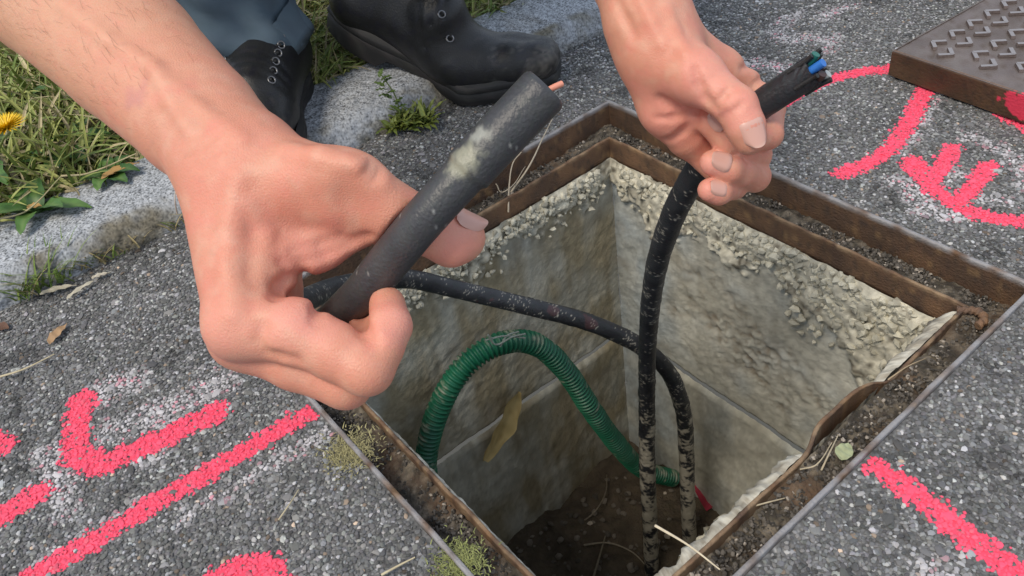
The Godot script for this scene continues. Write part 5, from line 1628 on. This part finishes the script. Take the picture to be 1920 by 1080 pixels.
func boot(person: Node, org: Vector3, heel: Vector3, ball: Vector3, toe: Vector3, ank: Vector3, top: Vector3, label: String, tongue: bool) -> void:
	var lm := vmat(0.42)
	bump(lm, 0.06, 4, 121, 2.2, 14.0)
	var rub := vmat(0.65)
	var up0 := Vector3.UP
	var lat := (toe - heel).cross(Vector3.UP).normalized()      # to the wearer's right
	var rear := (ball - heel).normalized()
	var upr := lat.cross(rear).normalized()
	if upr.y < 0: upr = -upr
	var fr := (toe - ball).normalized()
	var upf := lat.cross(fr).normalized()
	if upf.y < 0: upf = -upf
	var mb := MB.new()
	var F := Field.new((toe - heel), [heel, toe, ank, top, ball], 0.075, 0.0045)
	F.cap(0, heel + upr * 0.050 + rear * 0.038, ank, 0.036, 0.041, 0.02)
	F.cap(0, heel + upr * 0.045 + rear * 0.040, ball + upr * 0.040, 0.034, 0.036, 0.02)
	F.cap(0, ank, ball + upf * 0.046 - fr * 0.02, 0.041, 0.034, 0.03)
	F.cap(0, ank, top, 0.043, 0.048, 0.02)
	F.cap(0, ank + rear * 0.020, ball + upf * 0.066 - fr * 0.016, 0.040, 0.030, 0.012)
	if tongue: F.cap(0, ball + upf * 0.100 - fr * 0.022, ball + upf * 0.062 - fr * 0.010, 0.034, 0.027, 0.012)
	for sg in [-1.0, 1.0]:
		F.cap(0, ball + upf * 0.036 + lat * 0.012 * sg, ball + upf * 0.034 + lat * 0.014 * sg + fr * 0.03, 0.031, 0.027, 0.015)
	F.begin_result()
	var tl := (toe - ball).length()
	var tj := []
	for q in [[0.34, 0.0290], [0.52, 0.0280], [0.84, 0.0245]]: tj.append([ball + fr * (tl * q[0] - 0.004) + upf * (0.034 - 0.004 * q[0]), q[1]])
	F.finger([[tj[0][0] + lat * 0.011, tj[0][1]], [tj[1][0] + lat * 0.010, tj[1][1]], [tj[2][0] + lat * 0.006, tj[2][1]]], 0.01, 0.0015, 0.0015)
	F.finger([[tj[0][0] - lat * 0.011, tj[0][1]], [tj[1][0] - lat * 0.010, tj[1][1]], [tj[2][0] - lat * 0.006, tj[2][1]]], 0.01, 0.0015, 0.0015)
	# flexing creases over the toes
	for k in 3:
		var cc := ball + upf * 0.036 - fr * (0.006 + 0.016 * k)
		var q := []
		for e in 7:
			var an := -1.0 + e / 3.0
			q.append(F.march(cc, upf * cos(an) + lat * sin(an)))
		for e in 6: F.cap(2, q[e], q[e + 1], 0.0016, 0.0016, 0.005)
	F.cap(2, top + (top - ank).normalized() * 0.05, top + (top - ank).normalized() * 0.02, 0.043, 0.040, 0.002)
	F.surface(mb, func(p, n):
		var c := Color(0.011, 0.011, 0.012).lerp(Color(0.02, 0.02, 0.021), 0.5 + 0.5 * n3(p, 35.0))
		var du := clampf(n3(p, 40.0) * 0.5 + n3(p, 160.0) * 0.5 + 0.42 - (p - toe).length() / 0.17, 0, 0.6)
		return c.lerp(Color(0.15, 0.135, 0.115), du))
	var vs := mb.v.duplicate()
	shift(mb, org)
	var node := put(mb, "boot", lm, person)
	node.set_meta("label", label)
	# sole: outline swept through a stepped profile
	var hw := [0.010, 0.024, 0.031, 0.034, 0.034, 0.033, 0.032, 0.034, 0.039, 0.044, 0.047, 0.047, 0.044, 0.038, 0.028, 0.012]
	var rows := [[-0.006, -0.004], [0.0, -0.001], [0.004, 0.0], [0.0095, 0.0], [0.0105, -0.0016], [0.012, -0.0016], [0.013, 0.0008], [0.018, 0.0012], [0.0195, -0.0004], [0.022, -0.001], [0.025, -0.004]]
	var pts := []
	var cols := []
	var m := 64
	for r in rows:
		for k in m:
			var ph := TAU * k / m
			var s := 0.5 - 0.5 * cos(ph)
			var x := s * 15.0
			var i0 := mini(int(x), 14)
			var w: float = lerpf(hw[i0], hw[i0 + 1], x - i0) + r[1]
			if k == 0 or k == m / 2: w = 0.0
			var sgn := 1.0 if k < m / 2 else -1.0
			var c: Vector3
			var u: Vector3
			var sb := 0.66
			if s < sb: c = heel.lerp(ball, s / sb); u = upr
			else: c = ball.lerp(toe, (s - sb) / (1.0 - sb)); u = upf
			var bl := smoothstep(sb - 0.12, sb + 0.1, s)
			u = upr.lerp(upf, bl).normalized()
			var y: float = r[0]
			if s < 0.3 and y <= 0.0: y -= 0.012
			if s >= 0.3 and s < 0.42 and y <= 0.0: y += 0.002
			pts.append(c + u * (y + 0.002) + lat * w * sgn + (rear if s < 0.5 else fr) * (r[1] * (1.0 if s > 0.9 else (-1.0 if s < 0.1 else 0.0))) - org)
			cols.append(Color(0.016, 0.016, 0.016).lerp(Color(0.06, 0.055, 0.05), clampf(n3(pts[-1], 60.0), 0, 1)))
	var so := MB.new()
	so.grid(pts, cols, m, rows.size(), false, true)
	for k in m / 2 - 1:
		so.quad(pts[k], pts[k + 1], pts[m - k - 1], pts[(m - k) % m], Color(0.015, 0.015, 0.015))
	put(so, "sole", rub, node)
	# eyelets and laces up the instep
	var em := vmat(0.35, 0.8)
	var nearv := lat if lat.dot(BACK) > 0 else -lat
	var prev: Array = []
	for k in 9:
		var t := k / 8.0
		var c0: Vector3
		if t < 0.6: c0 = (ball + upf * 0.05 - fr * 0.022).lerp(ank + rear * 0.005, t / 0.6)
		else: c0 = (ank + rear * 0.005).lerp(top, (t - 0.6) / 0.9)
		var out := (ank - ball).normalized()
		var fwd2 := (upf * 0.75 + fr * 0.45).normalized().lerp(fr, t * 0.8).normalized()
		var pair := []
		for sg in [1.0, -1.0]:
			var dir: Vector3 = (fwd2 + nearv * 0.85 * sg).normalized()
			var best := F.march(c0, dir)
			if best.distance_to(c0) > 0.08: best = c0 + dir * 0.04
			pair.append(best + dir * 0.0008)
			var ring := MB.new()
			var e1 := dir.cross(Vector3(0.3, 0.8, 0.5)).normalized()
			var e2 := dir.cross(e1)
			var pa := PackedVector3Array()
			for j in 13: pa.append(best + dir * 0.0008 + (e1 * cos(TAU * j / 12.0) + e2 * sin(TAU * j / 12.0)) * 0.0042 - org)
			ring.tube(pa, func(a, b): return 0.0011, 6, func(a, b, p): return Color(0.22, 0.22, 0.23), false)
			put(ring, "eyelet", em, node)
		if prev.size():
			for sg in 2:
				var a: Vector3 = prev[sg]
				var b: Vector3 = pair[1 - sg]
				var mid := (a + b) / 2 + fwd2 * (0.009 + 0.002 * sg)
				var lc := MB.new()
				lc.tube(curve([a - org, mid - org, b - org], 0.004), func(x, y): return 0.0022, 7, func(x, y, p): return Color(0.014, 0.014, 0.015))
				put(lc, "lace", rub, node)
		prev = pair

func _ready() -> void:
	rng.seed = 7
	# camera
	var cam := Camera3D.new()
	cam.name = "camera"
	add_child(cam)
	cam.transform = Transform3D(Basis(Vector3(0.98418854, -0.13392104, 0.11592271), Vector3(0.17712402, 0.74413143, -0.64412382), BACK), Vector3(-0.07968757, 0.51472278, 0.55582542))
	cam.fov = 37.74
	cam.near = 0.02
	cam.far = 200.0
	cam.current = true
	# sky: bright overcast
	var we := WorldEnvironment.new()
	we.name = "environment"
	var env := Environment.new()
	env.background_mode = Environment.BG_SKY
	var sky := Sky.new()
	var psm := ProceduralSkyMaterial.new()
	psm.sky_top_color = Color(0.80, 0.86, 0.95)
	psm.sky_horizon_color = Color(0.86, 0.89, 0.93)
	psm.sky_curve = 0.2
	psm.ground_horizon_color = Color(0.62, 0.62, 0.60)
	psm.ground_bottom_color = Color(0.30, 0.30, 0.29)
	psm.sky_energy_multiplier = 0.85
	sky.sky_material = psm
	env.sky = sky
	env.tonemap_mode = Environment.TONE_MAPPER_LINEAR
	env.tonemap_exposure = 1.58
	env.sdfgi_enabled = true
	env.ssao_enabled = true
	env.ssil_enabled = true
	we.environment = env
	add_child(we)
	var sun := DirectionalLight3D.new()
	sun.name = "overcast_sun"
	sun.light_energy = 0.5
	sun.light_color = Color(1.0, 0.96, 0.90)
	sun.light_angular_distance = 20.0
	sun.shadow_enabled = true
	add_child(sun)
	sun.look_at_from_position(Vector3(-0.9, 2.0, 0.9), Vector3.ZERO)
	for n in [nz, nz2]:
		n.noise_type = FastNoiseLite.TYPE_SIMPLEX_SMOOTH
		n.frequency = 1.0
		n.fractal_octaves = 2
	nz.seed = 3
	cel.noise_type = FastNoiseLite.TYPE_CELLULAR
	cel.frequency = 1.0
	cel.seed = 5
	make_stones()
	build_marks()
	var t0 := Time.get_ticks_msec()
	build_ground()
	print("ground ", Time.get_ticks_msec() - t0)
	build_kerb()
	build_pit()
	build_frame()
	build_cover()
	print("structure ", Time.get_ticks_msec() - t0)
	build_cables()
	build_person()
	print("person ", Time.get_ticks_msec() - t0)
	build_plants()
	build_litter()
	print("all ", Time.get_ticks_msec() - t0)
